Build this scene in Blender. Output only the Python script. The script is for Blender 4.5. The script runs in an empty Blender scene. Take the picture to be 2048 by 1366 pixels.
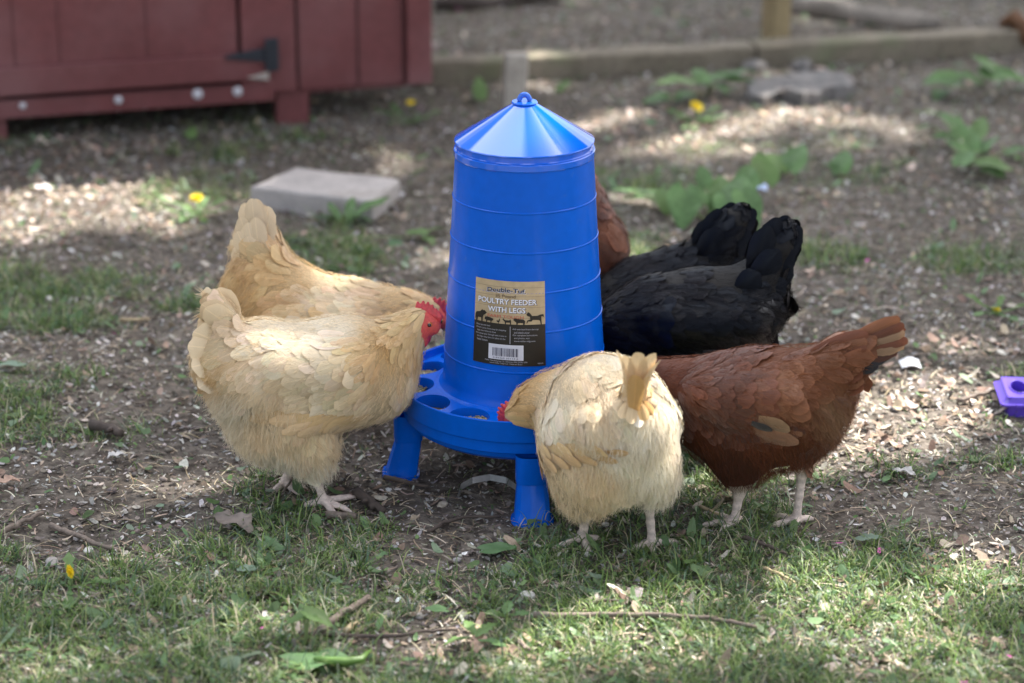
import bpy, math, random
import numpy as np
from mathutils import Vector, Matrix
from mathutils.bvhtree import BVHTree
from mathutils.kdtree import KDTree

random.seed(7); rng = np.random.default_rng(11)
PI = math.pi
scene = bpy.context.scene
COL = scene.collection

# ------------------------------------------------------------ camera
CAM = np.array([-0.02, -3.776, 1.572]); PITCH = math.radians(19.6); FPX = 4835.0
cam = bpy.data.cameras.new('camera'); cam_o = bpy.data.objects.new('camera', cam); COL.objects.link(cam_o)
cam.sensor_width = 36.0; cam.lens = FPX/2048*36.0; cam.clip_start = .05; cam.clip_end = 400
cam_o.location = CAM; cam_o.rotation_euler = (PI/2-PITCH, 0, 0)
cam.dof.use_dof = True; cam.dof.focus_distance = 3.86; cam.dof.aperture_fstop = 2.6
scene.camera = cam_o

# ------------------------------------------------------------ light
SUN = np.array([0.50, 0.40, 0.77]); SUN /= np.linalg.norm(SUN)
SUN_EL = math.asin(SUN[2]); SUN_AZ = math.atan2(SUN[0], SUN[1])
w = bpy.data.worlds.new('World'); scene.world = w; w.use_nodes = True
nt = w.node_tree; bg = nt.nodes['Background']
sky = nt.nodes.new('ShaderNodeTexSky'); sky.sky_type = 'NISHITA'; sky.sun_disc = False
sky.sun_elevation = SUN_EL; sky.sun_rotation = SUN_AZ; sky.air_density = 1.0; sky.dust_density = 4.0; sky.ozone_density = 0.6
tcw = nt.nodes.new('ShaderNodeTexCoord')
cl = nt.nodes.new('ShaderNodeTexNoise'); cl.inputs['Scale'].default_value = 2.6; cl.inputs['Detail'].default_value = 7; nt.links.new(tcw.outputs['Generated'], cl.inputs['Vector'])
dp = nt.nodes.new('ShaderNodeVectorMath'); dp.operation = 'DOT_PRODUCT'; dp.inputs[1].default_value = tuple(np.array([-.30, .34, .89])/1.0); nt.links.new(tcw.outputs['Generated'], dp.inputs[0])
ad = nt.nodes.new('ShaderNodeMath'); ad.operation = 'MULTIPLY_ADD'; ad.inputs[1].default_value = .12; nt.links.new(cl.outputs['Fac'], ad.inputs[0]); nt.links.new(dp.outputs['Value'], ad.inputs[2])
c1 = nt.nodes.new('ShaderNodeMapRange'); c1.inputs['From Min'].default_value = .975; c1.inputs['From Max'].default_value = 1.0; nt.links.new(ad.outputs[0], c1.inputs['Value'])      # unseen bright cloud high at the back left, placed for the lid's reflection
c2 = nt.nodes.new('ShaderNodeMapRange'); c2.inputs['From Min'].default_value = .50; c2.inputs['From Max'].default_value = .62; nt.links.new(cl.outputs['Fac'], c2.inputs['Value'])       # scattered thinner ones, added to brighten and neutralise the ambient light
m2 = nt.nodes.new('ShaderNodeMix'); m2.data_type = 'RGBA'; nt.links.new(c2.outputs[0], m2.inputs[0]); nt.links.new(sky.outputs[0], m2.inputs[6]); m2.inputs[7].default_value = (10, 10, 10.4, 1)
m1 = nt.nodes.new('ShaderNodeMix'); m1.data_type = 'RGBA'; nt.links.new(c1.outputs[0], m1.inputs[0]); nt.links.new(m2.outputs[2], m1.inputs[6]); m1.inputs[7].default_value = (21, 21.5, 22.5, 1)
nt.links.new(m1.outputs[2], bg.inputs[0]); bg.inputs[1].default_value = 0.06
sl = bpy.data.lights.new('sun', 'SUN'); sl.energy = 5.0; sl.angle = math.radians(0.53); sl.color = (1, .94, .86)
so = bpy.data.objects.new('sun', sl); COL.objects.link(so)
so.rotation_euler = Vector(SUN).to_track_quat('Z', 'Y').to_euler()
scene.view_settings.view_transform = 'Standard'; scene.view_settings.look = 'None'
scene.view_settings.exposure = 1.90; scene.view_settings.gamma = 1.0

# ------------------------------------------------------------ photo measurements -> world points
FWD = np.array([0, math.cos(PITCH), -math.sin(PITCH)]); UPV = np.array([0, math.sin(PITCH), math.cos(PITCH)]); RT = np.array([1., 0, 0])
def ray(px, py): return FWD + RT*(px-1024)/FPX - UPV*(py-683)/FPX
def G(px, py, z=0.0):                       # sight line meets the level z
    d = ray(px, py); t = (z-CAM[2])/d[2]; return CAM + d*t
def W(px, py, yw):                          # sight line meets the upright plane y = yw
    d = ray(px, py); t = (yw-CAM[1])/d[1]; return CAM + d*t
def mpp(p): return float(np.dot(np.asarray(p)-CAM, FWD))/FPX    # metres per measured unit at p

# ------------------------------------------------------------ helpers
def nz(v): v = np.asarray(v, float); return v/(np.linalg.norm(v, axis=-1, keepdims=True)+1e-12)
def mesh_np(name, V, F, smooth=True, col=None, uv=None):
    V = np.asarray(V, np.float32); me = bpy.data.meshes.new(name)
    F = np.asarray(F, np.int32); k = F.shape[1]; n = len(F)
    me.vertices.add(len(V)); me.vertices.foreach_set('co', V.ravel())
    me.loops.add(n*k); me.loops.foreach_set('vertex_index', F.ravel())
    me.polygons.add(n); me.polygons.foreach_set('loop_start', np.arange(0, n*k, k, dtype=np.int32))
    me.polygons.foreach_set('loop_total', np.full(n, k, np.int32))
    if col is not None:
        a = me.color_attributes.new('Col', 'FLOAT_COLOR', 'POINT')
        c = np.ones((len(V), 4), np.float32); c[:, :3] = np.asarray(col)[:, :3]; a.data.foreach_set('color', c.ravel())
    if uv is not None:
        l = me.uv_layers.new(name='UVMap'); l.data.foreach_set('uv', np.asarray(uv, np.float32)[F.ravel()].ravel())
    me.update(calc_edges=True); me.validate()
    me.polygons.foreach_set('use_smooth', np.full(len(me.polygons), smooth))
    return me
def mesh_py(name, V, F, smooth=False):
    me = bpy.data.meshes.new(name); me.from_pydata([tuple(v) for v in V], [], [tuple(f) for f in F]); me.update()
    me.polygons.foreach_set('use_smooth', np.full(len(me.polygons), smooth)); return me
def link(name, me, m=None, parent=None, loc=None):
    o = bpy.data.objects.new(name, me); COL.objects.link(o)
    if m is not None and not me.materials: me.materials.append(m)
    if parent is not None: o.parent = parent
    if loc is not None: o.location = loc
    return o
def tag(o, label, cat, group=None):
    o['label'] = label; o['category'] = cat
    if group: o['group'] = group
    return o
def thing(name, label, cat, loc=(0, 0, 0), rz=0, group=None):
    o = bpy.data.objects.new(name, None); COL.objects.link(o); o.location = loc; o.rotation_euler = (0, 0, rz)
    o.empty_display_size = .05
    return tag(o, label, cat, group)
class MB:                                    # collects shapes for one mesh
    def __init__(s): s.V = []; s.F = []
    def add(s, V, F):
        n = len(s.V); s.V += [tuple(v) for v in V]; s.F += [tuple(i+n for i in f) for f in F]; return s
    def box(s, c, d, rz=0, rx=0, ry=0, taper=1.0, jit=0):
        R = Matrix.Rotation(rz, 3, 'Z') @ Matrix.Rotation(ry, 3, 'Y') @ Matrix.Rotation(rx, 3, 'X'); V = []
        for sz in (-1, 1):
            t = taper if sz > 0 else 1
            for sx, sy in ((-1, -1), (1, -1), (1, 1), (-1, 1)):
                v = R @ Vector((sx*d[0]/2*t+random.uniform(-jit, jit), sy*d[1]/2*t+random.uniform(-jit, jit), sz*d[2]/2+random.uniform(-jit, jit)))
                V.append((v.x+c[0], v.y+c[1], v.z+c[2]))
        return s.add(V, [(3, 2, 1, 0), (4, 5, 6, 7), (0, 1, 5, 4), (1, 2, 6, 5), (2, 3, 7, 6), (3, 0, 4, 7)])
    def lathe(s, prof, n=96, c=(0, 0, 0), close=False):
        V = []; F = []; m = len(prof)
        for i in range(n):
            a = 2*PI*i/n
            for r, z in prof: V.append((c[0]+r*math.cos(a), c[1]+r*math.sin(a), c[2]+z))
        for i in range(n):
            for j in range(m-1 + (1 if close else 0)):
                j2 = (j+1) % m; i2 = (i+1) % n
                F.append((i*m+j, i2*m+j, i2*m+j2, i*m+j2))
        return s.add(V, F)
    def tube(s, pts, radii, n=8, flat=1.0):
        pts = [np.asarray(p, float) for p in pts]; V = []; F = []
        up = np.array([0, 0, 1.])
        for i, p in enumerate(pts):
            t = nz(pts[min(i+1, len(pts)-1)]-pts[max(i-1, 0)])
            a = np.cross(t, up); a = nz(a) if np.linalg.norm(a) > .05 else np.array([1., 0, 0]); b = np.cross(a, t)
            r = radii[i] if hasattr(radii, '__len__') else radii
            for k in range(n):
                th = 2*PI*k/n; V.append(p + a*r*math.cos(th) + b*r*flat*math.sin(th))
        for i in range(len(pts)-1):
            for k in range(n):
                k2 = (k+1) % n; F.append((i*n+k, i*n+k2, (i+1)*n+k2, (i+1)*n+k))
        F.append(tuple(range(n-1, -1, -1))); F.append(tuple((len(pts)-1)*n+k for k in range(n)))
        return s.add(V, F)
    def mesh(s, name, smooth=False): return mesh_py(name, s.V, s.F, smooth)
    def build(s, name, m, parent=None, smooth=False, loc=None, bevel=0, seg=2, angle=None):
        me = s.mesh(name, smooth); o = link(name, me, m, parent, loc)
        if angle:
            me.polygons.foreach_set('use_smooth', np.full(len(me.polygons), True)); me.set_sharp_from_angle(angle=math.radians(angle))
        if bevel:
            b = o.modifiers.new('bevel', 'BEVEL'); b.width = bevel; b.segments = seg; b.limit_method = 'ANGLE'; b.angle_limit = math.radians(35)
        return o

def vnoise(x, y, s, seed=0):                 # value noise, 0..1
    x = np.asarray(x)/s+seed*17.3; y = np.asarray(y)/s+seed*9.1
    xi = np.floor(x).astype(int); yi = np.floor(y).astype(int); xf = x-xi; yf = y-yi
    u = xf*xf*(3-2*xf); v = yf*yf*(3-2*yf)
    def h(a, b): return ((np.sin(a*127.1+b*311.7+seed*74.7)*43758.5453) % 1.0)
    return (h(xi, yi)*(1-u)+h(xi+1, yi)*u)*(1-v)+(h(xi, yi+1)*(1-u)+h(xi+1, yi+1)*u)*v
def fbm(x, y, s, seed=0, o=3): return sum(vnoise(x, y, s/2**i, seed+i)*.5**i for i in range(o))/sum(.5**i for i in range(o))
def gz(x, y):                                # height of the soil
    x = np.asarray(x, float); y = np.asarray(y, float)
    near = np.clip(1.6-np.hypot(x, y)/.3, 0, 1)
    return (fbm(x, y, .45, 3)-.5)*.030*(1-near*.8) + (fbm(x, y, .09, 5)-.5)*.010*(1-near*.5) - .004*near
def GP(px, py, up=0.0):
    p = G(px, py); z = float(gz(p[0], p[1])); p = G(px, py, z); p[2] += up; return p

# ------------------------------------------------------------ materials
def mat(name, col=(.5, .5, .5), rough=.6, attr=False, noise=None, bump=None, spec=.5, metal=0, sheen=0, coat=0, trans=0, var=None):
    m = bpy.data.materials.new(name); m.use_nodes = True; t = m.node_tree; N = t.nodes; L = t.links
    b = N['Principled BSDF']; b.inputs['Roughness'].default_value = rough; b.inputs['Specular IOR Level'].default_value = spec
    b.inputs['Metallic'].default_value = metal; b.inputs['Sheen Weight'].default_value = sheen; b.inputs['Coat Weight'].default_value = coat
    b.inputs['Coat Roughness'].default_value = .08
    src = None
    if attr:
        a = N.new('ShaderNodeAttribute'); a.attribute_name = 'Col'; src = a.outputs['Color']
    else:
        a = N.new('ShaderNodeRGB'); a.outputs[0].default_value = (*col, 1); src = a.outputs[0]
    tc = N.new('ShaderNodeTexCoord')
    for sc, amt in (noise or []):
        n = N.new('ShaderNodeTexNoise'); n.inputs['Scale'].default_value = sc; n.inputs['Detail'].default_value = 5
        L.new(tc.outputs['Object'], n.inputs['Vector'])
        r = N.new('ShaderNodeMapRange'); r.inputs['From Min'].default_value = .3; r.inputs['From Max'].default_value = .7
        r.inputs['To Min'].default_value = 1-amt; r.inputs['To Max'].default_value = 1+amt; L.new(n.outputs['Fac'], r.inputs['Value'])
        x = N.new('ShaderNodeVectorMath'); x.operation = 'SCALE'; L.new(src, x.inputs[0]); L.new(r.outputs[0], x.inputs['Scale']); src = x.outputs[0]
    if var:
        n = N.new('ShaderNodeTexNoise'); n.inputs['Scale'].default_value = var[0]; n.inputs['Detail'].default_value = 6; L.new(tc.outputs['Object'], n.inputs['Vector'])
        r = N.new('ShaderNodeMapRange'); r.inputs['From Min'].default_value = var[2]; r.inputs['From Max'].default_value = var[3]; L.new(n.outputs['Fac'], r.inputs['Value'])
        x = N.new('ShaderNodeMix'); x.data_type = 'RGBA'; L.new(r.outputs[0], x.inputs[0]); L.new(src, x.inputs[6]); x.inputs[7].default_value = (*var[1], 1); src = x.outputs[2]
    L.new(src, b.inputs['Base Color'])
    if bump:
        n = N.new('ShaderNodeTexNoise'); n.inputs['Scale'].default_value = bump[0]; n.inputs['Detail'].default_value = 6; L.new(tc.outputs['Object'], n.inputs['Vector'])
        bp = N.new('ShaderNodeBump'); bp.inputs['Strength'].default_value = bump[1]; bp.inputs['Distance'].default_value = bump[2]
        L.new(n.outputs['Fac'], bp.inputs['Height']); L.new(bp.outputs[0], b.inputs['Normal'])
    if trans:
        tr = N.new('ShaderNodeBsdfTranslucent'); L.new(src, tr.inputs['Color']); mx = N.new('ShaderNodeMixShader'); mx.inputs[0].default_value = trans
        out = N['Material Output']; L.new(b.outputs[0], mx.inputs[1]); L.new(tr.outputs[0], mx.inputs[2]); L.new(mx.outputs[0], out.inputs[0])
    return m
def feather_mat(name, rough=.75, spec=.3, lace=.25, sheen=.25, tint=None, trans=.12, barb=.10):
    m = bpy.data.materials.new(name); m.use_nodes = True; t = m.node_tree; N = t.nodes; L = t.links; b = N['Principled BSDF']
    b.inputs['Roughness'].default_value = rough; b.inputs['Specular IOR Level'].default_value = spec; b.inputs['Sheen Weight'].default_value = sheen
    a = N.new('ShaderNodeAttribute'); a.attribute_name = 'Col'
    uv = N.new('ShaderNodeUVMap'); uv.uv_map = 'UVMap'; sx = N.new('ShaderNodeSeparateXYZ'); L.new(uv.outputs[0], sx.inputs[0])
    def M(op, i0, i1=None, i2=None):
        n = N.new('ShaderNodeMath'); n.operation = op
        for k, i in enumerate((i0, i1, i2)):
            if i is None: continue
            if isinstance(i, (int, float)): n.inputs[k].default_value = i
            else: L.new(i, n.inputs[k])
        return n.outputs[0]
    u = M('ABSOLUTE', M('SUBTRACT', sx.outputs[0], .5)); v = sx.outputs[1]
    s = M('SINE', M('MULTIPLY', M('SUBTRACT', v, M('MULTIPLY', u, .9)), 210.0))      # barbs run out and towards the tip
    nn = N.new('ShaderNodeTexNoise'); nn.inputs['Scale'].default_value = 9; nn.inputs['Detail'].default_value = 4
    cb = N.new('ShaderNodeCombineXYZ'); L.new(u, cb.inputs[0]); L.new(M('MULTIPLY', M('SUBTRACT', v, M('MULTIPLY', u, .9)), 9.0), cb.inputs[1]); L.new(cb.outputs[0], nn.inputs['Vector'])
    edge = M('MAXIMUM', M('POWER', M('MULTIPLY', u, 2.0), 3.0), M('POWER', v, 6.0))
    k = M('ADD', M('ADD', M('MULTIPLY', s, barb*.5), M('MULTIPLY', M('SUBTRACT', nn.outputs['Fac'], .5), barb*3)), M('MULTIPLY', edge, lace))
    shaft = M('MULTIPLY', M('LESS_THAN', u, .03), .12)
    k = M('ADD', M('ADD', k, shaft), 1-lace*.35)
    x = N.new('ShaderNodeVectorMath'); x.operation = 'SCALE'; L.new(a.outputs['Color'], x.inputs[0]); L.new(k, x.inputs['Scale'])
    L.new(x.outputs[0], b.inputs['Base Color'])
    if tint:
        b.inputs['Specular Tint'].default_value = (*tint, 1)
    bp = N.new('ShaderNodeBump'); bp.inputs['Strength'].default_value = .35; bp.inputs['Distance'].default_value = .001
    L.new(M('ADD', s, M('MULTIPLY', nn.outputs['Fac'], 3.0)), bp.inputs['Height']); L.new(bp.outputs[0], b.inputs['Normal'])
    if trans:
        tr = N.new('ShaderNodeBsdfTranslucent'); L.new(x.outputs[0], tr.inputs['Color']); mx = N.new('ShaderNodeMixShader'); mx.inputs[0].default_value = trans
        L.new(b.outputs[0], mx.inputs[1]); L.new(tr.outputs[0], mx.inputs[2]); L.new(mx.outputs[0], N['Material Output'].inputs[0])
    return m
#@@MATS
# ------------------------------------------------------------ the ground
def patch(px, py, rx, ry, rot=0): return ('e', px, py, rx, ry, math.radians(rot))
SUNPATCH = [patch(1755, 845, 215, 80, -4), patch(1640, 770, 130, 30), patch(1900, 830, 120, 40), patch(1420, 945, 90, 50), patch(1850, 780, 150, 30), patch(1560, 905, 130, 42), patch(1930, 700, 130, 16),
    patch(1310, 262, 170, 32, -3), patch(1560, 232, 140, 22, 4), patch(1420, 240, 100, 16), patch(1230, 290, 60, 14), patch(1900, 78, 130, 8),
    patch(130, 400, 170, 42), patch(40, 460, 100, 30), patch(300, 450, 80, 24), patch(200, 300, 90, 20),
    patch(1200, 1262, 190, 36, 6), patch(1290, 1195, 110, 20), patch(1060, 1300, 90, 24), patch(1130, 1170, 50, 12), patch(1890, 1190, 140, 46, -8), patch(1700, 1240, 100, 24), patch(1960, 1120, 90, 22), patch(1500, 1290, 90, 18), patch(1330, 1330, 120, 16),
    patch(1600, 1160, 90, 22), patch(420, 1200, 90, 18), patch(820, 1290, 100, 20), patch(240, 1320, 100, 18), patch(1750, 1330, 120, 18), patch(1480, 370, 60, 10), patch(1620, 405, 60, 10), patch(1900, 1290, 60, 16), patch(560, 1290, 60, 12), patch(950, 1240, 50, 10), patch(1420, 1120, 60, 10), patch(980, 1340, 90, 14), patch(700, 480, 60, 12)]
def px_of(x, y, z=0):
    x = np.asarray(x); d0 = x-CAM[0]; d1 = np.asarray(y)-CAM[1]; d2 = z-CAM[2]
    dep = d1*FWD[1]+d2*FWD[2]; dep = np.where(dep < .1, .1, dep)
    return 1024+FPX*d0/dep, 683-FPX*(d1*UPV[1]+d2*UPV[2])/dep
def inpatch(x, y):
    px, py = px_of(x, y); best = np.full(np.shape(px), 9.)
    for _, cx, cy, rx, ry, r in SUNPATCH:
        dx = px-cx; dy = py-cy; a = (dx*math.cos(r)+dy*math.sin(r))/rx; b = (-dx*math.sin(r)+dy*math.cos(r))/ry
        best = np.minimum(best, a*a+b*b)
    return best
def green(x, y):                              # how much grows here, 0..1
    px, py = px_of(x, y)
    base = np.interp(py, [0, 200, 300, 500, 700, 850, 1000, 1150, 1366], [.0, .05, .14, .32, .44, .48, .46, .60, .74])
    for cx, cy, rx, ry, a in [(300, 830, 170, 90, .45), (120, 1270, 330, 150, .35), (430, 1180, 160, 90, .15), (1700, 1150, 420, 120, .40), (1250, 1080, 160, 60, .35), (1980, 800, 90, 130, .2), (1750, 1300, 400, 120, .25),
                              (340, 410, 110, 36, .5), (700, 415, 70, 26, .5), (1400, 215, 110, 30, .45), (1840, 520, 140, 60, .25), (930, 970, 280, 100, -.7), (800, 1250, 220, 90, -.25), (1180, 1240, 160, 60, -.15), (560, 1160, 130, 50, -.2), (1620, 1230, 120, 40, -.2), (60, 1080, 100, 40, -.25), (720, 1010, 160, 60, -.25), (900, 1110, 230, 60, -.25), (170, 560, 200, 60, .15), (420, 700, 200, 40, -.2),
                              (1750, 850, 190, 70, -.30), (180, 440, 260, 50, -.15), (780, 1180, 120, 40, -.15), (830, 1320, 160, 60, -.25), (700, 1240, 60, 40, .15)]:
        base = base + a*np.exp(-((px-cx)/rx)**2-((py-cy)/ry)**2)
    n = fbm(x, y, .30, 21, 3)
    return np.clip((base*1.2 + (n-.5)*2.9)*1.15-.10, 0, 1)*np.interp(py, [0, 230, 420, 640, 900], [.12, .34, .75, 1.0, 1])
def build_ground():
    def axis(a, b, fine0, fine1, st):
        core = np.arange(fine0, fine1, st); lo = fine0-np.geomspace(st, fine0-a, 16)[::-1]; hi = fine1+np.geomspace(st, b-fine1, 16)-st
        return np.concatenate([lo, core, hi])
    xs = axis(-90, 90, -2.6, 2.6, .016); ys = axis(-90, 90, -1.3, 5.2, .016)
    X, Y = np.meshgrid(xs, ys, indexing='ij'); Z = gz(X, Y)
    Z = Z + (fbm(X, Y, .03, 9, 2)-.5)*.006*((np.abs(X) < 2.7) & (Y < 3))
    far = np.clip((np.hypot(X, Y)-8)/20, 0, 1); Z = Z*(1-far)
    V = np.stack([X, Y, Z], -1).reshape(-1, 3); n, m = X.shape
    I = np.arange((n-1)*m).reshape(n-1, m)[:, :-1].ravel(); F = np.stack([I, I+m, I+m+1, I+1], -1)
    mt = mat('soil', (.140, .122, .104), .95, noise=[(2.2, .16), (60, .35)], bump=(130, .9, .006), spec=.15, var=(26, (.070, .058, .048), .45, .68))
    o = link('ground', mesh_np('ground', V, F), mt); o['kind'] = 'structure'
build_ground()

XR = lambda y: (.0155+.213*(y+3.776))*1.06    # half width of the view on the ground
def scatter_pts(n, y0=-1.0, y1=4.6, pw=1.0, dens=None):
    out = []; tot = 0
    while tot < n:
        y = y0+(y1-y0)*rng.random(n*2)**pw; h = XR(y); x = (rng.random(n*2)*2-1)*(XR(y1)+.05)
        k = np.abs(x) < h+.05
        if dens is not None: k &= rng.random(n*2) < dens(x, y)
        p = np.stack([x[k], y[k]], -1); out.append(p); tot += len(p)
        if len(out) > 60: break
    return np.concatenate(out)[:n]
def pick(cols, n, var=.18):
    c = np.array(cols, float); w_ = c[:, 3] if c.shape[1] > 3 else np.ones(len(c)); k = rng.choice(len(c), n, p=w_/w_.sum())
    return c[k, :3]*(1+(rng.random((n, 1))-.5)*2*var)*(1+(rng.random((n, 3))-.5)*.12)
def flakes(name, pts, size, cols, m, tilt=.35, lift=.003, asp=(1, 2.2), curl=.25, kind='stuff', nseg=6):
    n = len(pts); a = rng.random(n)*2*PI; s = size[0]*(size[1]/size[0])**(rng.random(n)**1.6); ar = rng.uniform(asp[0], asp[1], n)
    th = np.linspace(0, 2*PI, nseg, endpoint=False); R = .72+.4*rng.random((n, nseg))
    lx = np.cos(th)*R*s[:, None]*np.sqrt(ar)[:, None]; ly = np.sin(th)*R*s[:, None]/np.sqrt(ar)[:, None]
    cu = rng.uniform(-curl*.4, curl, n); lz = (lx**2)/(s[:, None]*ar[:, None])*cu[:, None]
    lx = np.concatenate([np.zeros((n, 1)), lx], 1); ly = np.concatenate([np.zeros((n, 1)), ly], 1); lz = np.concatenate([np.zeros((n, 1)), lz], 1)
    tx = rng.normal(0, tilt, n)[:, None]; ty = rng.normal(0, tilt, n)[:, None]; lz = lz+lx*np.clip(tx, -.9, .9)+ly*np.clip(ty, -.9, .9)
    ca, sa = np.cos(a)[:, None], np.sin(a)[:, None]; x = pts[:, 0:1]+lx*ca-ly*sa; y = pts[:, 1:2]+lx*sa+ly*ca
    base = gz(pts[:, 0], pts[:, 1])[:, None]+lift+s[:, None]*rng.random((n, 1))*.35+np.abs(tx)*s[:, None]*.5
    V = np.stack([x, y, base+lz], -1).reshape(-1, 3); q = nseg+1
    b0 = (np.arange(n)*q)[:, None]; F = np.stack([np.stack([b0[:, 0], b0[:, 0]+1+i, b0[:, 0]+1+(i+1) % nseg], -1) for i in range(nseg)], 1).reshape(-1, 3)
    c = np.repeat(pick(cols, n), q, 0)
    o = link(name, mesh_np(name, V, F, False, c), m); o['kind'] = kind; return o
m_litter = mat('dry litter', attr=True, rough=.85, spec=.2, trans=.12, noise=[(300, .18)])
m_stone = mat('stone', attr=True, rough=.8, spec=.3, noise=[(140, .25)], bump=(300, .5, .001))
m_leafy = mat('green leaf', attr=True, rough=.5, spec=.4, trans=.30, noise=[(60, .14)])
m_grass = mat('grass blade', attr=True, rough=.45, spec=.4, trans=.35)
LIT = [(.31, .28, .245, 5), (.19, .167, .143, 7), (.078, .066, .056, 8), (.47, .45, .42, 3.6), (.68, .67, .65, 1.5), (.25, .20, .15, 1.4), (.30, .30, .295, 5)]
flakes('leaf_litter', scatter_pts(120000, pw=1.2), (.0013, .0062), LIT, m_litter, asp=(1, 2.6))
flakes('wood_chips', scatter_pts(22000, pw=1.2), (.0018, .0052), [(.42, .36, .28, 2), (.52, .47, .40, 1.2), (.28, .22, .17, 3), (.16, .125, .10, 3)], m_litter, asp=(3, 9), tilt=.2, nseg=6)
def sunpatch_dens(x, y): return np.clip(1.4-inpatch(x, y)*.5, .10, 1)  # pale scraps crowd the sun patches, adding their brightness as litter colour
flakes('pale_leaf_scraps', scatter_pts(4600, pw=1.05, dens=sunpatch_dens), (.004, .0125), [(.40, .31, .24, 3), (.54, .46, .39, 2.0), (.66, .61, .56, .5), (.25, .18, .14, 3)], m_litter, tilt=.4, curl=.8, nseg=8, asp=(1, 2.6))
# straw-like stems lying about
def strips(name, pts, L, Wd, cols, m, flat=True, bend=.5, up=(.5, 1.2), segs=3, lean=None, lift=.004):
    n = len(pts); a = rng.random(n)*2*PI; Ln = L[0]+(L[1]-L[0])*rng.random(n)**1.4; wd = rng.uniform(Wd[0], Wd[1], n)
    el = np.full(n, .06)+rng.random(n)*.12 if flat else rng.uniform(up[0], up[1], n)
    hd = a.copy(); be = rng.normal(0, bend, n) if flat else rng.uniform(.1, 1.0, n)*bend
    P = np.stack([pts[:, 0], pts[:, 1], gz(pts[:, 0], pts[:, 1])+(lift+rng.random(n)*.004 if flat else -.002)], -1)
    sd = np.stack([-np.sin(a), np.cos(a), np.zeros(n)], -1)
    if not flat:
        t2 = rng.normal(0, .6, n)[:, None]; sd = nz(sd+np.stack([np.cos(a), np.sin(a), np.zeros(n)], -1)*t2)
    Vs = []; 
    for i in range(segs+1):
        f = i/segs; ww = wd*(1-f**2)*.5 if not flat else wd*.5*np.ones(n)
        Vs += [P-sd*ww[:, None], P+sd*ww[:, None]]
        d = np.stack([np.cos(hd)*np.cos(el), np.sin(hd)*np.cos(el), np.sin(el)], -1); P = P+d*(Ln/segs)[:, None]
        if flat: hd = hd+be/segs; el = el-.12
        else: el = el-be*(.5+f)
    V = np.stack(Vs, 1).reshape(-1, 3); q = 2*(segs+1); b0 = np.arange(n)*q
    F = np.concatenate([np.stack([b0+2*i, b0+2*i+1, b0+2*i+3, b0+2*i+2], -1) for i in range(segs)])
    c = pick(cols, n); C = np.repeat(c, q, 0)
    o = link(name, mesh_np(name, V, F, True, C), m); o['kind'] = 'stuff'; return o
strips('fallen_stems', scatter_pts(420, pw=1.3), (.025, .085), (.0018, .0040), [(.16, .125, .10, 3), (.09, .07, .06, 2), (.26, .22, .18, 2)], m_litter, segs=5, bend=.8)
strips('straw', scatter_pts(9000, pw=1.5), (.01, .055), (.0008, .0022), [(.55, .47, .34, 3), (.36, .28, .19, 3), (.22, .17, .13, 2), (.68, .62, .5, 1)], m_litter, segs=4)
# gravel
def pebbles_np(name, pts, size, cols, m):
    n = len(pts); s = size[0]*(size[1]/size[0])**(rng.random(n)**2.2)
    # low icosphere
    import bmesh
    bm = bmesh.new(); bmesh.ops.create_icosphere(bm, subdivisions=1, radius=1); bv = np.array([v.co[:] for v in bm.verts]); bf = np.array([[v.index for v in f.verts] for f in bm.faces]); bm.free()
    sc = np.stack([rng.uniform(.8, 1.3, n), rng.uniform(.7, 1.1, n), rng.uniform(.45, .8, n)], -1)*s[:, None]
    V = bv[None]*sc[:, None]*(1+.16*(rng.random((n, len(bv), 1))-.5)); a = rng.random(n)*2*PI
    x = V[..., 0]*np.cos(a)[:, None]-V[..., 1]*np.sin(a)[:, None]; y = V[..., 0]*np.sin(a)[:, None]+V[..., 1]*np.cos(a)[:, None]
    V = np.stack([x+pts[:, 0:1], y+pts[:, 1:2], V[..., 2]+gz(pts[:, 0], pts[:, 1])[:, None]+s[:, None]*.25], -1).reshape(-1, 3)
    F = (bf[None]+(np.arange(n)*len(bv))[:, None, None]).reshape(-1, 3)
    o = link(name, mesh_np(name, V, F, True, np.repeat(pick(cols, n), len(bv), 0)), m); o['kind'] = 'stuff'
pebbles_np('gravel', scatter_pts(7000, pw=1.2), (.0022, .009), [(.30, .28, .26, 4), (.20, .17, .15, 4), (.45, .41, .37, 1.6), (.13, .115, .11, 3), (.60, .57, .54, .6)], m_stone)
# grass and small weeds
GR = [(.135, .220, .055, 4), (.185, .280, .080, 3), (.065, .120, .042, 3.4), (.28, .36, .13, 1.8), (.120, .190, .125, 3), (.50, .46, .33, 1.8)]
def tufted(n, rad, per, thr, pw=1.0):         # blades stand in tufts
    c = scatter_pts(n//per, pw=pw, dens=lambda x, y: np.clip((green(x, y)-thr)*1.6, 0, 1)); k = rng.integers(0, len(c), n)
    return c[k]+rng.normal(0, rad, (n, 2))
strips('grass', tufted(54000, .013, 26, .30, 1.15), (.016, .062), (.0012, .0030), GR, m_grass, flat=False, bend=.95, up=(.35, 1.45), segs=4)
strips('short_grass', scatter_pts(50000, pw=1.1, dens=lambda x, y: np.clip((green(x, y)-.12)*1.1, .085, 1)), (.010, .036), (.0008, .0020), GR, m_grass, flat=False, bend=.8, up=(.10, 1.2), segs=3)
flakes('clover', scatter_pts(15000, pw=1.1, dens=lambda x, y: np.clip((green(x, y)-.15)*1.2, .11, 1)), (.0018, .0050), [(.11, .20, .06, 3), (.15, .25, .08, 2), (.08, .15, .06, 3), (.19, .25, .15, 1)], m_leafy, tilt=.45, lift=.008, asp=(1, 1.6))
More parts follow.
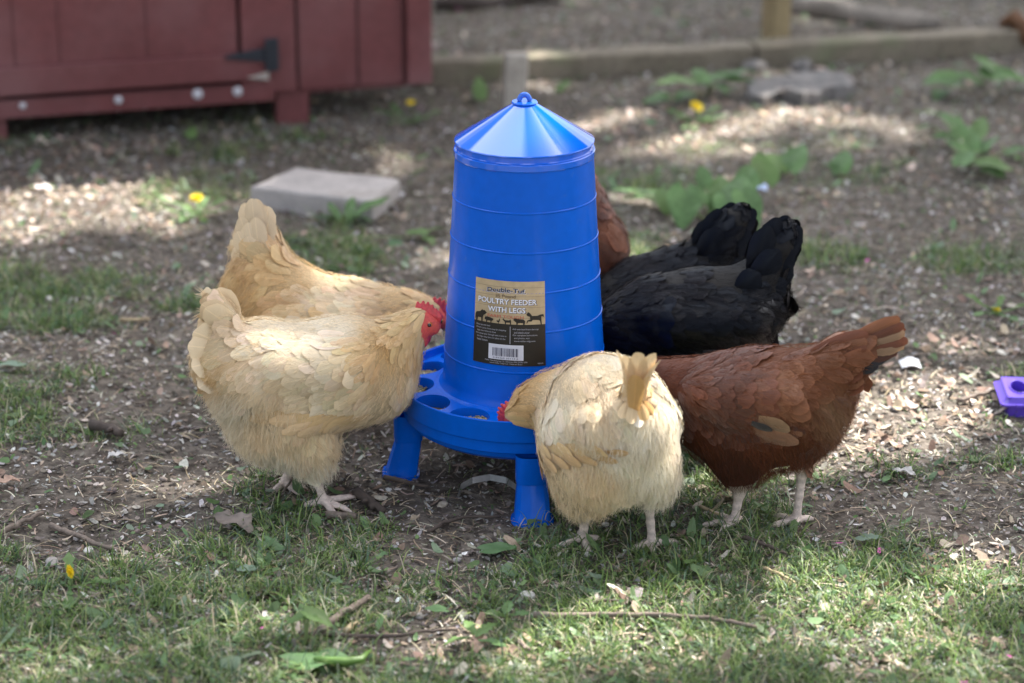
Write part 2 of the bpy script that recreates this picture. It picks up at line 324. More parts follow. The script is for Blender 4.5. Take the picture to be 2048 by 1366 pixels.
flakes('weed_leaves', scatter_pts(1900, pw=1.1, dens=lambda x, y: np.clip((green(x, y)-.15)*1.2, .13, 1)), (.005, .014), [(.11, .19, .075, 3), (.14, .23, .11, 2), (.20, .27, .18, 1)], m_leafy, tilt=.4, lift=.007, asp=(1.3, 3), curl=.7, nseg=8)
pp = scatter_pts(45, pw=1.2)
flakes('fallen_pink_petals', pp, (.004, .0065), [(.55, .12, .36, 1)], m_litter, tilt=.3, lift=.012)
# ------------------------------------------------------------ shade: leafy tree behind the yard on the right, its crown overhead
def build_tree():
    top = tag(bpy.data.objects.new('shade_tree', None), 'tall leafy tree beyond the yard whose crown hangs over it and dapples the ground', 'tree'); COL.objects.link(top)
    top.location = (7.2, 8.5, 0)
    bark = mat('bark', (.10, .075, .055), .9, noise=[(14, .3)], bump=(30, .9, .02))
    t = MB(); t.tube([(0, 0, -.2), (.05, 0, 1.5), (-.1, -.1, 3.5), (-.3, -.3, 5.5), (-.6, -.6, 7.5), (-.9, -1, 9)], [.34, .27, .23, .19, .13, .06], 14)
    lims = [((-.2, -.2, 4.6), (-1.6, -1.8, 6.0), (-3.4, -3.6, 7.0), (-5, -6, 7.4)), ((-.3, -.3, 5.4), (-2.6, -.6, 6.6), (-4.6, -1.6, 7.3), (-6.6, -3.2, 7.6)),
            ((-.1, -.1, 5.0), (.2, -2.4, 6.2), (-.6, -5, 7.0), (-2, -7.2, 7.5)), ((-.5, -.5, 6.8), (-2.2, -2.6, 7.7), (-3.4, -5.4, 8), (-4, -7.6, 8.1)), ((-.2, 0, 5), (1.6, .8, 6.4), (3, 1.2, 7.2)), ((-.2, 0, 6), (-.6, 1.8, 7), (-1.6, 3, 7.6))]
    for l in lims: t.tube(l, list(np.linspace(.12, .035, len(l))), 9)
    t.build('trunk', bark, top, True)
    # leaves; crown shaped for its light: gaps cut so sun reaches the patches
    n = 60000; h = rng.uniform(6.2, 8.6, n); gx = rng.uniform(-3.2, 3.4, n); gy = rng.uniform(-2.6, 6.2, n)
    P = np.stack([gx+SUN[0]/SUN[2]*h, gy+SUN[1]/SUN[2]*h, h], -1)
    gap = inpatch(gx, gy); inview = (gy > -1.2) & (np.abs(gx) < XR(np.clip(gy, -1, 9))+.3)
    keep = np.where(inview, gap > 1.35, True); keep &= rng.random(n) < np.where(vnoise(gx, gy, .15, 31) > .77, .06, 1)
    keep &= rng.random(n) < np.where(inview, np.where(gap < 2.2, .5, .92), .45*(vnoise(gx, gy, .8, 4) > .35))
    thin = np.zeros(n, bool); hens = thin.copy()   # foliage thinned to put soft broken light on hens and ground
    for tx, ty, tr in ((-.50, -.25, .19), (-.43, .08, .14), (-.04, -.45, .13), (.10, -.30, .08)): hens |= np.hypot(gx-tx, gy-ty) < tr*1.15
    keep &= ~hens | (rng.random(n) < .27)
    qx, qy = px_of(gx, gy); thin |= ((qx-1700)/430)**2+((qy-1215)/95)**2 < 1; thin |= ((qx-700)/330)**2+((qy-1265)/50)**2 < 1; thin |= ((qx-1450)/420)**2+((qy-270)/60)**2 < 1
    keep &= ~thin | (rng.random(n) < .13)
    keep &= ~((P[:, 1] < 3.2))
    P = P[keep]; n = len(P)
    s = rng.uniform(.055, .10, n); nrm = nz(SUN+rng.normal(0, .55, (n, 3))); a = nz(np.cross(nrm, rng.normal(0, 1, (n, 3)))); b = np.cross(nrm, a)
    prof = [(-1, 0), (-.45, .55), (.3, .5), (1, 0), (.3, -.5), (-.45, -.55)]
    V = np.stack([P+a*(s*u)[:, None]+b*(s*v)[:, None]+nrm*(abs(v)*.2*s)[:, None] for u, v in prof], 1).reshape(-1, 3)-np.array([7.2, 8.5, 0])
    b0 = np.arange(n)*6; F = np.concatenate([np.stack([b0, b0+1, b0+2, b0+3], -1), np.stack([b0, b0+3, b0+4, b0+5], -1)])
    c = np.repeat(pick([(.055, .12, .03, 3), (.075, .15, .04, 2), (.04, .09, .03, 2)], n), 6, 0)
    link('crown', mesh_np('crown', V, F, True, c), mat('tree leaf', attr=True, rough=.5, spec=.4, trans=.25), top)
build_tree()

# ------------------------------------------------------------ red coop
def build_coop():
    A = G(0, 237, .065); B = G(545, 200, .065); d = nz((B-A)*[1, 1, 0]); rz = math.atan2(d[1], d[0]); nrm = np.array([d[1], -d[0], 0])  # towards the camera
    C = G(862, 168, .075)
    root = thing('chicken_coop', 'dark red wooden coop raised on short legs at the back left, with a black hinge', 'coop', (B[0], B[1], 0), rz)
    Mi = root.matrix_basis.inverted()
    m_red = mat('barn red paint', (.160, .046, .047), .55, noise=[(3.0, .16), (40, .10), (160, .08)], bump=(55, .25, .002), var=(4, (.205, .090, .092), .46, .76))
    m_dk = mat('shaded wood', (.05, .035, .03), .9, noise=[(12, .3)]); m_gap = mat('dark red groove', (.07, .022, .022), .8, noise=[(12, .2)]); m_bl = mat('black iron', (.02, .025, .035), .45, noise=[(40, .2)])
    m_nail = mat('zinc bolt', (.62, .62, .66), .45, noise=[(60, .1)]); m_wood = mat('bare splintered wood', (.42, .37, .33), .8, noise=[(60, .2)])
    def loc(px, py, off=0):                   # point on the front, in the coop's own frame (x along the front, z up)
        r = ray(px, py); Pp = B+nrm*off; t = np.dot(Pp-CAM, nrm)/np.dot(r, nrm); p = Mi @ Vector(CAM+r*t); return p.x, p.z
    def board(name, x0, x1, z0, z1, y, th, m=m_red, parent=root, bev=.003, z0b=None, z1b=None):
        mb = MB(); z0b = z0 if z0b is None else z0b; z1b = z1 if z1b is None else z1b
        V = [(x0, y, z0), (x1, y, z0b), (x1, y+th, z0b), (x0, y+th, z0), (x0, y, z1), (x1, y, z1b), (x1, y+th, z1b), (x0, y+th, z1)]
        mb.add(V, [(3, 2, 1, 0), (4, 5, 6, 7), (0, 1, 5, 4), (1, 2, 6, 5), (2, 3, 7, 6), (3, 0, 4, 7)]); return mb.build(name, m, parent, bevel=bev)
    X = lambda px, py=120: loc(px, py)[0]; Z = lambda px, py: loc(px, py)[1]
    xl = -1.55; xr = X(862, 165); TOP = 1.15; xs = X(590); zs0 = .065
    zd = Z(300, 172); zsk = zd-.004
    # wall behind everything and the closed box of the coop
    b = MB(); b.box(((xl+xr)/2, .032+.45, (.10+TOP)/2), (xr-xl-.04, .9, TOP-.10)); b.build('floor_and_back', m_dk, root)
    # siding to the right of the door
    w_ = board('siding', X(597), X(812), Z(720, 172), TOP, .004, .02); 
    for px in (597, 717, 808): board('batten_groove', X(px)-.0032, X(px)+.0032, Z(720, 172)+.004, TOP-.002, .0015, .004, m_gap, w_, bev=0)
    board('corner_trim', X(812)+.001, xr, Z(840, 166), TOP, -.016, .045)
    b = MB(); b.box((xr-.005, .47, .63), (.018, .88, 1.0)); b.build('side_wall', m_red, root)
    board('bottom_rail', X(592), X(815), zs0+.010, Z(720, 172)-.003, .010, .028)
    board('post_trim', X(483), X(592)-.002, Z(560, 182), TOP, -.010, .034)
    # door
    dr = board('door', xl, X(476), zd+.002, TOP, -.004, .030)
    for px in (295, 120, 30): board('plank_gap', X(px)-.0012, X(px)+.0012, zd+.01, TOP-.002, -.0055, .003, m_gap, dr, bev=0)
    board('door_rail', xl, X(530), zd+.003, Z(250, 118), -.026, .020, parent=dr)
    # skirt
    sk = board('skirt_board', xl, X(545), zs0, zsk-.006, -.012, .036)
    for px, py, rr in ((45, 205, .0085), (237, 200, .0105), (395, 182, .0135), (475, 177, .0125)):
        x, z = loc(px, py, .014); q = MB(); q.lathe([(0.0001, .005), (rr*.75, .005), (rr, .002), (rr, 0)], 20)
        o = q.build('bolt', m_nail, sk, True); o.rotation_euler = (PI/2, 0, 0); o.location = (x, -.012, min(z, zsk-.022))
    # splintered lower corner of the door
    x0 = X(488); z0 = zd+.010; q = MB(); q.add([(x0, -.028, z0+.002), (X(533), -.029, z0+.014), (X(533), -.028, z0-.008), (x0+.03, -.028, z0-.004), (x0, -.024, z0+.002), (X(533), -.024, z0+.014), (X(533), -.024, z0-.008), (x0+.03, -.024, z0-.004)],
        [(3, 2, 1, 0), (0, 1, 5, 4), (1, 2, 6, 5), (2, 3, 7, 6), (3, 0, 4, 7)]); q.build('splinter', m_wood, dr)
    # hinge
    hx0, hz1 = loc(531, 77, .03); hx1, hz0 = loc(558, 141, .03); tx, tz = loc(450, 114, .03)
    h = MB(); h.box(((hx0+hx1)/2, -.032, (hz0+hz1)/2), (hx1-hx0, .006, hz1-hz0))
    zc = (hz0+hz1)/2
    h.add([(hx0, -.035, zc+.020), (hx0, -.035, zc-.018), (tx, -.035, tz-.004), (tx, -.035, tz+.004), (hx0, -.029, zc+.020), (hx0, -.029, zc-.018), (tx, -.029, tz-.004), (tx, -.029, tz+.004)], [(0, 3, 2, 1), (4, 5, 6, 7), (0, 4, 7, 3), (1, 2, 6, 5), (2, 3, 7, 6)])
    h.tube([(hx0+.001, -.036, hz0+.004), (hx0+.001, -.036, hz1-.004)], .006, 10)
    hg = h.build('hinge', m_bl, dr, bevel=.0012)
    # legs
    for px, w2 in ((588, .085), (-22, .085)):
        x = X(px, 230); q = MB(); q.box((x, .035, .03), (w2, .05, .19)); q.build('leg', m_red, root, bevel=.003)
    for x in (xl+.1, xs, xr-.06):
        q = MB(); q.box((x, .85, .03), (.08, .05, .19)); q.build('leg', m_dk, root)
    ro = MB(); ro.add([(xl-.05, -.12, TOP-.02), (xr+.06, -.12, TOP-.02), (xr+.06, 1.05, TOP+.25), (xl-.05, 1.05, TOP+.25), (xl-.05, -.12, TOP+.01), (xr+.06, -.12, TOP+.01), (xr+.06, 1.05, TOP+.28), (xl-.05, 1.05, TOP+.28)], [(3, 2, 1, 0), (4, 5, 6, 7), (0, 1, 5, 4), (1, 2, 6, 5), (2, 3, 7, 6), (3, 0, 4, 7)])
    ro.build('roof', m_dk, root)
build_coop()

# ------------------------------------------------------------ timber edging, posts, rocks, log
m_timber = mat('weathered timber', (.17, .145, .105), .85, noise=[(5, .25), (70, .25)], bump=(60, .6, .003), var=(8, (.15, .15, .09), .5, .7))
m_oldwood = mat('grey wood', (.22, .195, .165), .9, noise=[(12, .3), (90, .25)], bump=(80, .7, .003))
m_concrete = mat('pale concrete', (.42, .39, .37), .9, noise=[(16, .14), (160, .16)], bump=(220, .5, .002), var=(7, (.28, .25, .22), .56, .72))
m_rock = mat('grey rock', (.145, .14, .135), .85, noise=[(14, .3), (90, .25)], bump=(60, .8, .006), var=(25, (.24, .21, .19), .5, .7))
def timber(a, b, h=.062, w_=.095):
    a = np.array(a); b = np.array(b); d = b-a; L = np.linalg.norm(d[:2]); ang = math.atan2(d[1], d[0]); n = 24; mb = MB(); V = []
    for i in range(n+1):
        x = L*(i/n); j = lambda: random.uniform(-.0015, .0015)
        sag = .0015*math.sin(i*.9)
        for y, z in ((0, -.05), (0, h-.008), (.008, h), (w_-.008, h), (w_, h-.008), (w_, -.05)): V.append((x, y+j(), z+sag+j()))
    F = []
    for i in range(n):
        for k in range(5): F.append((i*6+k, (i+1)*6+k, (i+1)*6+k+1, i*6+k+1))
    F += [tuple(range(5, -1, -1)), tuple(n*6+k for k in range(6))]; mb.add(V, F)
    o = mb.build('landscape_timber', m_timber, angle=40); o.location = (a[0], a[1], 0); o.rotation_euler = (0, 0, ang); return o
a1 = G(840, 172); b1 = G(1510, 138); c1 = G(2140, 104)
tag(timber(a1, b1), 'weathered timber edging beam running right from the red coop to the upright post', 'timber')
tag(timber(G(1516, 138), c1, .066), 'weathered timber edging beam running right from the upright post past the flat rock', 'timber')
p = G(1557, 122); mb = MB(); mb.box((0, 0, .42), (.062, .062, 1.05), rz=.5)
o = mb.build('wooden_post', mat('post wood', (.30, .235, .125), .8, noise=[(8, .2), (70, .2)], bump=(60, .5, .003)), bevel=.004); o.location = (p[0], p[1]+.10, 0)
tag(o, 'square upright wooden post standing behind the timber edging', 'post')
p = G(1030, 230); mb = MB(); mb.box((0, 0, .065), (.062, .045, .20), rz=.15, ry=.05, jit=.003); o = mb.build('wooden_stake', mat('bleached stake wood', (.40, .365, .315), .9, noise=[(12, .2), (90, .2)], bump=(80, .7, .003)), bevel=.004); o.location = (p[0], p[1], 0)
tag(o, 'short grey wooden stake standing in the soil right behind the feeder lid', 'stake')
def slab(name, pts, h, m, label, cat, tiltx=0, jit=.004, z0=-.01):    # pts = outline of the upper face as measured points at height h
    P = [G(px, py, h) for px, py in pts]; c = np.mean(P, 0); V = []; n = 0; fine = []
    for i in range(len(P)):
        for f in (0, .25, .5, .75): q = P[i]*(1-f)+P[(i+1) % len(P)]*f; fine.append(q+np.array([random.uniform(-jit, jit), random.uniform(-jit, jit), 0]))
    n = len(fine); V = [(q[0]-c[0], q[1]-c[1], z0) for q in fine]+[(q[0]-c[0], q[1]-c[1], h-.006+random.uniform(-jit, jit)*.5) for q in fine]+[((q[0]-c[0])*.965, (q[1]-c[1])*.965, h+random.uniform(-jit, jit)*.5) for q in fine]+[(0, 0, h+.001)]
    F = []
    for k in (0, n):
        for i in range(n): F.append((k+i, k+(i+1) % n, k+n+(i+1) % n, k+n+i))
    for i in range(n): F.append((2*n+i, 2*n+(i+1) % n, 3*n))
    area = sum(fine[i][0]*fine[(i+1) % n][1]-fine[(i+1) % n][0]*fine[i][1] for i in range(n))
    if area < 0: F = [f[::-1] for f in F]
    o = link(name, mesh_py(name, V, F), m, None, (c[0], c[1], 0)); return tag(o, label, cat)
slab('concrete_paver', [(502, 372), (590, 334), (802, 358), (742, 402)], .048, m_concrete, 'pale square concrete paver block lying on the litter behind the buff hens', 'paver', jit=.003)
slab('flat_rock', [(1492, 182), (1502, 160), (1570, 150), (1612, 141), (1688, 143), (1706, 158), (1702, 172), (1650, 176), (1606, 186), (1560, 176), (1530, 190)], .040, m_rock, 'flat grey layered rock lying in front of the timber edging', 'rock', jit=.010)
def rock(px, py, r, label, group=None, sq=.6, m=None, name='rock', seed=0, cat='rock'):
    import bmesh
    bm = bmesh.new(); bmesh.ops.create_icosphere(bm, subdivisions=3, radius=r); rs = random.Random(seed); ph = [rs.uniform(0, 6) for _ in range(6)]; k = 3/r
    for v in bm.verts:
        c = v.co; f = 1+.10*math.sin(c.x*k*.6+ph[0])*math.sin(c.y*k*.7+ph[1])+.07*math.sin(c.z*k+ph[2]+c.x*k)+.03*math.sin(c.y*k*2.5+ph[3])
        v.co = (c.x*f*1.25, c.y*f*.95, c.z*f*sq)
    me = bpy.data.meshes.new(name); bm.to_mesh(me); bm.free(); me.polygons.foreach_set('use_smooth', np.full(len(me.polygons), True))
    o = link(name, me, m or m_rock); p = GP(px, py); o.location = (p[0], p[1], p[2]+r*sq*.45); o.rotation_euler = (0, 0, rs.uniform(0, 6)); return tag(o, label, cat, group)
rock(1508, 140, .035, 'grey stone on the timber edging just left of the upright post', 'stones by the edging', seed=1)
rock(1605, 138, .032, 'small grey stone on the timber edging right of the upright post', 'stones by the edging', seed=2)
mb = MB(); A = G(1600, 30); B = G(1880, 76)
pts = [A+(B-A)*f+np.array([0, 0, .03+.006*math.sin(f*9)]) for f in np.linspace(-.12, 1, 12)]
mb.tube(pts, [.040, .042, .038, .041, .038, .036, .039, .035, .036, .033, .032, .026], 12); tag(mb.build('fallen_log', m_oldwood, smooth=True), 'grey fallen log lying behind the timber edging at the upper right', 'log')
mb = MB(); A = G(860, -10); 
for (a, b, r, nm) in (((870, 22), (1120, 8), .03, 'dark brown log lying on the bare soil behind the coop corner'),):
    A = G(*a); B = G(*b); mb = MB(); mb.tube([A+(B-A)*f+np.array([0, 0, .015+.01*math.sin(f*11)]) for f in np.linspace(0, 1, 9)], [r*.8, r, r*.9, r, r*.8, r*.9, r*.75, r*.7, r*.5], 10)
    tag(mb.build('fallen_branch', mat('dark wet wood', (.055, .042, .035), .85, noise=[(15, .3)]), smooth=True), nm, 'branch')
m_rust = mat('rusty brown stem', (.12, .055, .022), .8, noise=[(30, .3)])
mb = MB(); mb.tube([W(1268, 162, 2.95), W(1258, 145, 2.93), W(1244, 128, 2.92), W(1238, 112, 2.92), W(1240, 97, 2.92)], [.011, .010, .009, .009, .006], 8)
tag(mb.build('dry_stem', m_rust, smooth=True), 'rusty brown dry stem poking up against the timber edging behind the feeder', 'stem')
mb = MB(); mb.tube([G(2060, 110)+[0, 0, .05], G(2020, 95)+[0, 0, .09], G(2000, 100)+[0, 0, .08]], [.03, .028, .012], 8); tag(mb.build('bark_chunk', m_rust, smooth=True), 'rusty brown bark chunk leaning on the timber edging at the right edge', 'bark')
# ------------------------------------------------------------ poultry feeder (axis at the origin)
m_blue = mat('blue plastic', (.0003, .110, .62), .24, spec=.18, noise=[(3, .04), (60, .05)], var=(45, (.025, .13, .56), .66, .82), bump=(9, .06, .002))
m_lid = mat('blue lid plastic', (.001, .13, .72), .09, spec=.6, coat=.45, bump=(14, .05, .002))
def build_feeder():
    root = thing('poultry_feeder', 'tall blue plastic poultry feeder with conical lid and round trough on legs, in the middle', 'feeder')
    zt = .177; zb = .553
    RB = lambda z: .1345+(.1120-.1345)*(z-zt)/(zb-zt)
    # hopper with raised rings
    rings = []
    for py in (428, 508, 588, 667, 747):      # where the rings cross the middle of the front
        z = .3
        for _ in range(8): p = W(1047, py, -RB(z)); z = p[2]
        rings.append(z)
    prof = [(.150, .158), (.1415, .1605), (.1375, .166), (RB(.175), .175)]
    zs = [.175]+sorted(rings)+[zb]
    for z in sorted(rings): prof += [(RB(z-.0022), z-.0022), (RB(z)+.0011, z-.0010), (RB(z)+.0011, z+.0006), (RB(z+.0016), z+.0016)]
    prof += [(RB(zb-.006), zb-.006), (RB(zb)+.0, zb)]
    mb = MB(); mb.lathe(prof, 160); mb.build('hopper', m_blue, root, angle=28)
    # lid
    lid = MB(); lid.lathe([(.1085, .549), (.1135, .5485), (.1145, .5500), (.1145, .5590), (.1135, .5602), (.1100, .5606), (.1090, .5625), (.1090, .5700), (.1125, .5712), (.1135, .5726), (.1128, .5742), (.0182, .6330), (.0182, .6330)], 160)
    lid_o = lid.build('lid', m_lid, root, angle=24)
    k = MB(); k.lathe([(.0150, .6325), (.0200, .6330), (.0212, .6345), (.0200, .6362), (.0120, .6362), (.0001, .6362)], 48); k.build('collar', m_lid, lid_o, angle=30)
    k = MB(); pts = [(.0082*math.cos(t), 0, .6365+.0105*math.sin(t)) for t in np.linspace(-.12, PI+.12, 15)]; k.tube(pts, [.0042]*15, 10)
    lp = k.build('hanging_loop', mat('pale blue plastic', (.06, .22, .75), .15, spec=.7, noise=[(20, .05)], trans=.3), lid_o, True)
    # trough: outer pan
    pan = [(.020, .088), (.150, .086), (.180, .0895), (.1925, .098), (.1965, .106), (.2000, .1075), (.2015, .109), (.2020, .127), (.2062, .1285), (.2075, .130), (.2100, .1620), (.2106, .1648), (.2098, .1664), (.2080, .1664), (.2068, .1648), (.2052, .145), (.1990, .112), (.185, .096), (.02, .0935)]
    t = MB(); t.lathe(pan, 160); tr = t.build('trough', m_blue, root, angle=26)
    # plate with feeding holes
    NH = 13; a0 = math.radians(180+4.5); rin = .146; rout = .2062; zin = .1588; zout = .1530
    hole = lambda c, s: (.1762+.0265*c, .0345*s/.1762)      # radial, angular half sizes
    zz = lambda r: zin+(zout-zin)*(r-rin)/(rout-rin)
    V = []; F = []; NS = 24
    for h in range(NH):
        ac = a0+h*2*PI/NH; half = PI/NH; outer = []
        # border of the sector, matched point for point with the hole's rim
        for i in range(NS):
            th = 2*PI*i/NS; c, s = math.cos(th), math.sin(th); m_ = max(abs(c), abs(s)); cr, sr = c/m_, s/m_
            r = .1762+(rout-.1762 if cr > 0 else .1762-rin)*cr; a = ac+half*sr; outer.append((r, a))
        inner = [(lambda q: (q[0], ac+q[1]))(hole(math.cos(2*PI*i/NS), math.sin(2*PI*i/NS))) for i in range(NS)]
        inn2 = [(.1762+(r-.1762)*.965, ac+(a-ac)*.975) for r, a in inner]
        b = len(V)
        def P(r, a, dz=0): return (r*math.cos(a), r*math.sin(a), zz(r)+dz)
        V += [P(r, a) for r, a in outer]+[P(r, a) for r, a in inner]+[P(r, a, -.004) for r, a in inn2]+[P(r, a, -.022) for r, a in inn2]
        for i in range(NS):
            j = (i+1) % NS
            for q in range(3): F.append((b+q*NS+i, b+q*NS+j, b+(q+1)*NS+j, b+(q+1)*NS+i))
    mp = MB(); mp.add(V, F); o = mp.build('feeding_ring', m_blue, tr, angle=30)
    # feed
    n = 9000; rr = np.sqrt(rng.uniform(.14**2, .2**2, n)); aa = rng.uniform(0, 2*PI, n); base = .138+.006*np.sin(aa*5)+.004*np.sin(aa*13+2)
    c = np.stack([rr*np.cos(aa), rr*np.sin(aa), base+rng.random(n)*.003], -1); d = nz(rng.normal(0, 1, (n, 3))*[1, 1, .35]); s_ = nz(np.cross(d, rng.normal(0, 1, (n, 3)))); u_ = np.cross(d, s_)
    Lh = rng.uniform(.0015, .004, n)[:, None]; wd = .0011; Vv = []
    for e in (-1, 1):
        for k in range(4): th = k*PI/2; Vv.append(c+d*Lh*e+(s_*math.cos(th)+u_*math.sin(th))*wd)
    Vv = np.stack(Vv, 1).reshape(-1, 3); b0 = np.arange(n)*8
    Ff = np.concatenate([np.stack([b0+k, b0+(k+1) % 4, b0+4+(k+1) % 4, b0+4+k], -1) for k in range(4)]+[np.stack([b0, b0+1, b0+2, b0+3], -1), np.stack([b0+4, b0+5, b0+6, b0+7], -1)])
    link('feed_pellets', mesh_np('feed', Vv, Ff, False, np.repeat(pick([(.46, .40, .26, 3), (.36, .31, .20, 3), (.58, .52, .38, 2), (.28, .26, .16, 1)], n), 8, 0)), m_litter)
    f = bpy.data.objects['feed_pellets']; f['kind'] = 'stuff'; f['label'] = 'tan pelleted feed lying in the blue trough under the feeding holes'; f['category'] = 'feed'
    fb = MB(); fb.lathe([(.13, .135), (.2040, .135)], 80); o = fb.build('feed_bed', mat('feed dust', (.28, .22, .13), .9, noise=[(200, .4)], bump=(300, .8, .002)), f); 
    # legs: flared half-round columns with a socket at the top and a foot flange
    def leg(ang):
        mb = MB(); rings_ = [(.0265, .108, 0), (.0265, .064, 0), (.0260, .0615, 0), (.0240, .0610, 0), (.0256, .044, .0035), (.0274, .022, .0085), (.0290, .004, .0125), (.0300, .0015, .013), (.0342, .001, .0135), (.0348, -.0030, .0135)]
        n = 28; V = []
        for r, z, off in rings_:
            for k in range(n):
                th = 2*PI*k/n; fl = 1+(.035*math.cos(th*10) if z < .060 and z > .003 else 0)
                c, s = math.cos(th), math.sin(th); e = (abs(c)**3.2+abs(s)**3.2)**(-1/3.2)      # rounded square plan
                V.append((off+r*.92*c*e*fl, r*s*e*fl, z))
        F = [(i*n+k, i*n+(k+1) % n, (i+1)*n+(k+1) % n, (i+1)*n+k) for i in range(len(rings_)-1) for k in range(n)]
        F = [f[::-1] for f in F]; F.append(tuple((len(rings_)-1)*n+k for k in range(n))); mb.add(V, F)
        o = mb.build('leg', m_blue, root, angle=35); o.location = (.194*math.cos(ang), .194*math.sin(ang), -.001); o.rotation_euler = (0, 0, ang)
    for k in range(4): leg(math.radians(-86.5-90*k))
    # label wrapped round the hopper
    zl1 = W(1020, 561, -.117)[2]; zl0 = W(1020, 731, -.128)[2]; tl = math.asin(-97.5/156); tr_ = math.asin(40.5/156.5)
    Wd = (tr_-tl)*.126; Ht = zl1-zl0
    def wrap(u, v, off):                      # u 0..Wd from the left, v 0..Ht from the bottom
        z = zl0+v+.0045-(.0075*u/Wd if False else 0); th = tl+(tr_-tl)*u/Wd; R = RB(z)+off; return (R*math.sin(th), -R*math.cos(th), z-.0045)
    def sheet(name, u0, u1, v0, v1, off, m, parent, nu=20, nv=14):
        V = [wrap(u0+(u1-u0)*i/nu, v0+(v1-v0)*j/nv, off) for i in range(nu+1) for j in range(nv+1)]
        F = [(i*(nv+1)+j, (i+1)*(nv+1)+j, (i+1)*(nv+1)+j+1, i*(nv+1)+j+1) for i in range(nu) for j in range(nv)]
        return link(name, mesh_py(name, V, F, True), m, parent)
    m_lw = mat('label printed wood', (.46, .36, .22), .4, noise=[(14, .16), (70, .12)], var=(30, (.28, .18, .09), .62, .72))
    m_lb = mat('label black', (.012, .011, .010), .35, noise=[(10, .1)]); m_w = mat('label white ink', (.75, .76, .82), .5, noise=[(10, .02)]); m_n = mat('label navy ink', (.015, .02, .06), .5, noise=[(10, .02)])
    m_r = mat('label red ink', (.50, .10, .055), .5, noise=[(10, .02)]); m_g = mat('label pale ink', (.42, .42, .48), .5, noise=[(10, .02)]); m_br = mat('label brown ink', (.10, .065, .035), .5, noise=[(10, .02)])
    split = Ht*.495
    lab = sheet('label', 0, Wd, 0, Ht, .0014, m_lw, root)
    sheet('black_panel', 0, Wd, 0, split, .0018, m_lb, lab)
    px = Wd/137.0; py_ = Ht/172.0            # one measured unit along the label
    for i, v in enumerate((12, 30, 52, 74)): sheet('plank_line', 0, Wd, Ht-v*py_-.0003, Ht-v*py_, .0017, m_br, lab, nv=1)
    def word(name, s, cx, top, hgt, m, width=None, off=.0024, bold=0.0, align='CENTER', arc=0, sh=0, parent=lab, slant=0):
        c = bpy.data.curves.new('t', 'FONT'); c.body = s; c.align_x = 'LEFT'; c.size = 1; c.offset = bold; c.resolution_u = 3
        ob = bpy.data.objects.new('t', c); COL.objects.link(ob); dg = bpy.context.evaluated_depsgraph_get(); me = bpy.data.meshes.new_from_object(ob.evaluated_get(dg)); bpy.data.objects.remove(ob)
        v = np.array([q.co[:] for q in me.vertices]); mn = v.min(0); mx = v.max(0); sc = hgt*py_/(mx[1]-mn[1]) if hgt else 1
        sx = (width*px)/(mx[0]-mn[0]) if width else sc*.95
        for q in me.vertices:
            u = (q.co.x-mn[0])*sx; wd_ = (mx[0]-mn[0])*sx; vv = (q.co.y-mn[1])*sc
            u0 = cx*px-(wd_/2 if align == 'CENTER' else 0); f = (u/wd_-.5)*2
            q.co = wrap(u0+u+slant*vv, Ht-(top+hgt)*py_+vv+arc*py_*(1-f*f), off)
        me.name = name; me.materials.clear(); return link(name, me, m, parent)
    word('heading', 'Double-Tuf.', 64, 16, 9.5, m_w, 76, .0021, .045, arc=2); word('heading', 'Double-Tuf.', 64, 15.5, 9, m_n, 74, .0026, .018, arc=2)
    word('heading', '35 Pound', 63, 27, 6.5, m_br, 38)
    for s, t, w2 in (('POULTRY FEEDER', 36, 113), ('WITH LEGS', 52.5, 71)): word('title', s, 65.5, t+.8, 11.2, m_n, w2+2, .0021, .03); word('title', s, 65, t, 11, m_w, w2, .0027, .02)
    word('tagline', 'FARM TOUGH', 63, 69, 6.0, m_r, 68, .0024)
    rows = [(5, '\u2022Easy top with lock', 30), (5, '\u2022Won\'t come loose top by snapping', 60), (8, 'legs into holes on base', 38), (5, '\u2022For easier pour through hole in base to', 61), (8, 'the legs, snap foot into place on the', 56), (8, 'feeder bottom', 22)]
    for i, (u, s, w2) in enumerate(rows): word('small_print', s, u, 91.5+i*6.0+.3, 4.2, m_g, w2, align='L')
    rows = [(77, '\u2022Fill with feed from the top', 47), (80, 'and attach cover', 28), (77, '\u2022For complete instructions', 45), (80, 'and photos, visit', 28), (80, 'www.miller-mfg.com', 38)]
    for i, (u, s, w2) in enumerate(rows): word('small_print', s, u, 94.5+i*6.0, 4.2, m_g, w2, align='L')
    sheet('divider', 72.2*px, 73.2*px, Ht-127*py_, Ht-91*py_, .0024, m_g, lab, 1, 4)
    bx0, bx1, bt, bb = 32.5, 97, 129, 160
    bc = sheet('barcode_box', bx0*px, bx1*px, Ht-bb*py_, Ht-bt*py_, .0024, mat('barcode white', (.62, .63, .70), .5, noise=[(10, .02)]), lab, 8, 4)
    x = bx0+8; r = random.Random(5); m_bar = mat('bar ink', (.06, .06, .10), .5, noise=[(10, .02)])
    bars = MB()
    while x < bx1-9:
        wv = r.choice((.7, .7, 1.4, 2.1)); V = [wrap(x*px, Ht-153*py_, .0029), wrap((x+wv)*px, Ht-153*py_, .0029), wrap((x+wv)*px, Ht-136*py_, .0029), wrap(x*px, Ht-136*py_, .0029)]; bars.add(V, [(0, 1, 2, 3)]); x += wv+r.choice((.7, .8, 1.4, 1.6))
    bars.build('barcode', m_bar, bc)
    word('barcode_digits', '0 84369 35114 6', 64.5, 155, 3, m_bar, 46, .0029, parent=bc)
    word('small_print', 'Miller Manufacturing Co. Glencoe, MN 55336 USA', 65, 162, 3.6, m_g, 78); word('small_print', 'www.miller-mfg.com  Made in Spain', 65, 166.3, 3.4, m_g, 60); word('small_print', '98035', 127, 165, 2.6, m_g, 10)
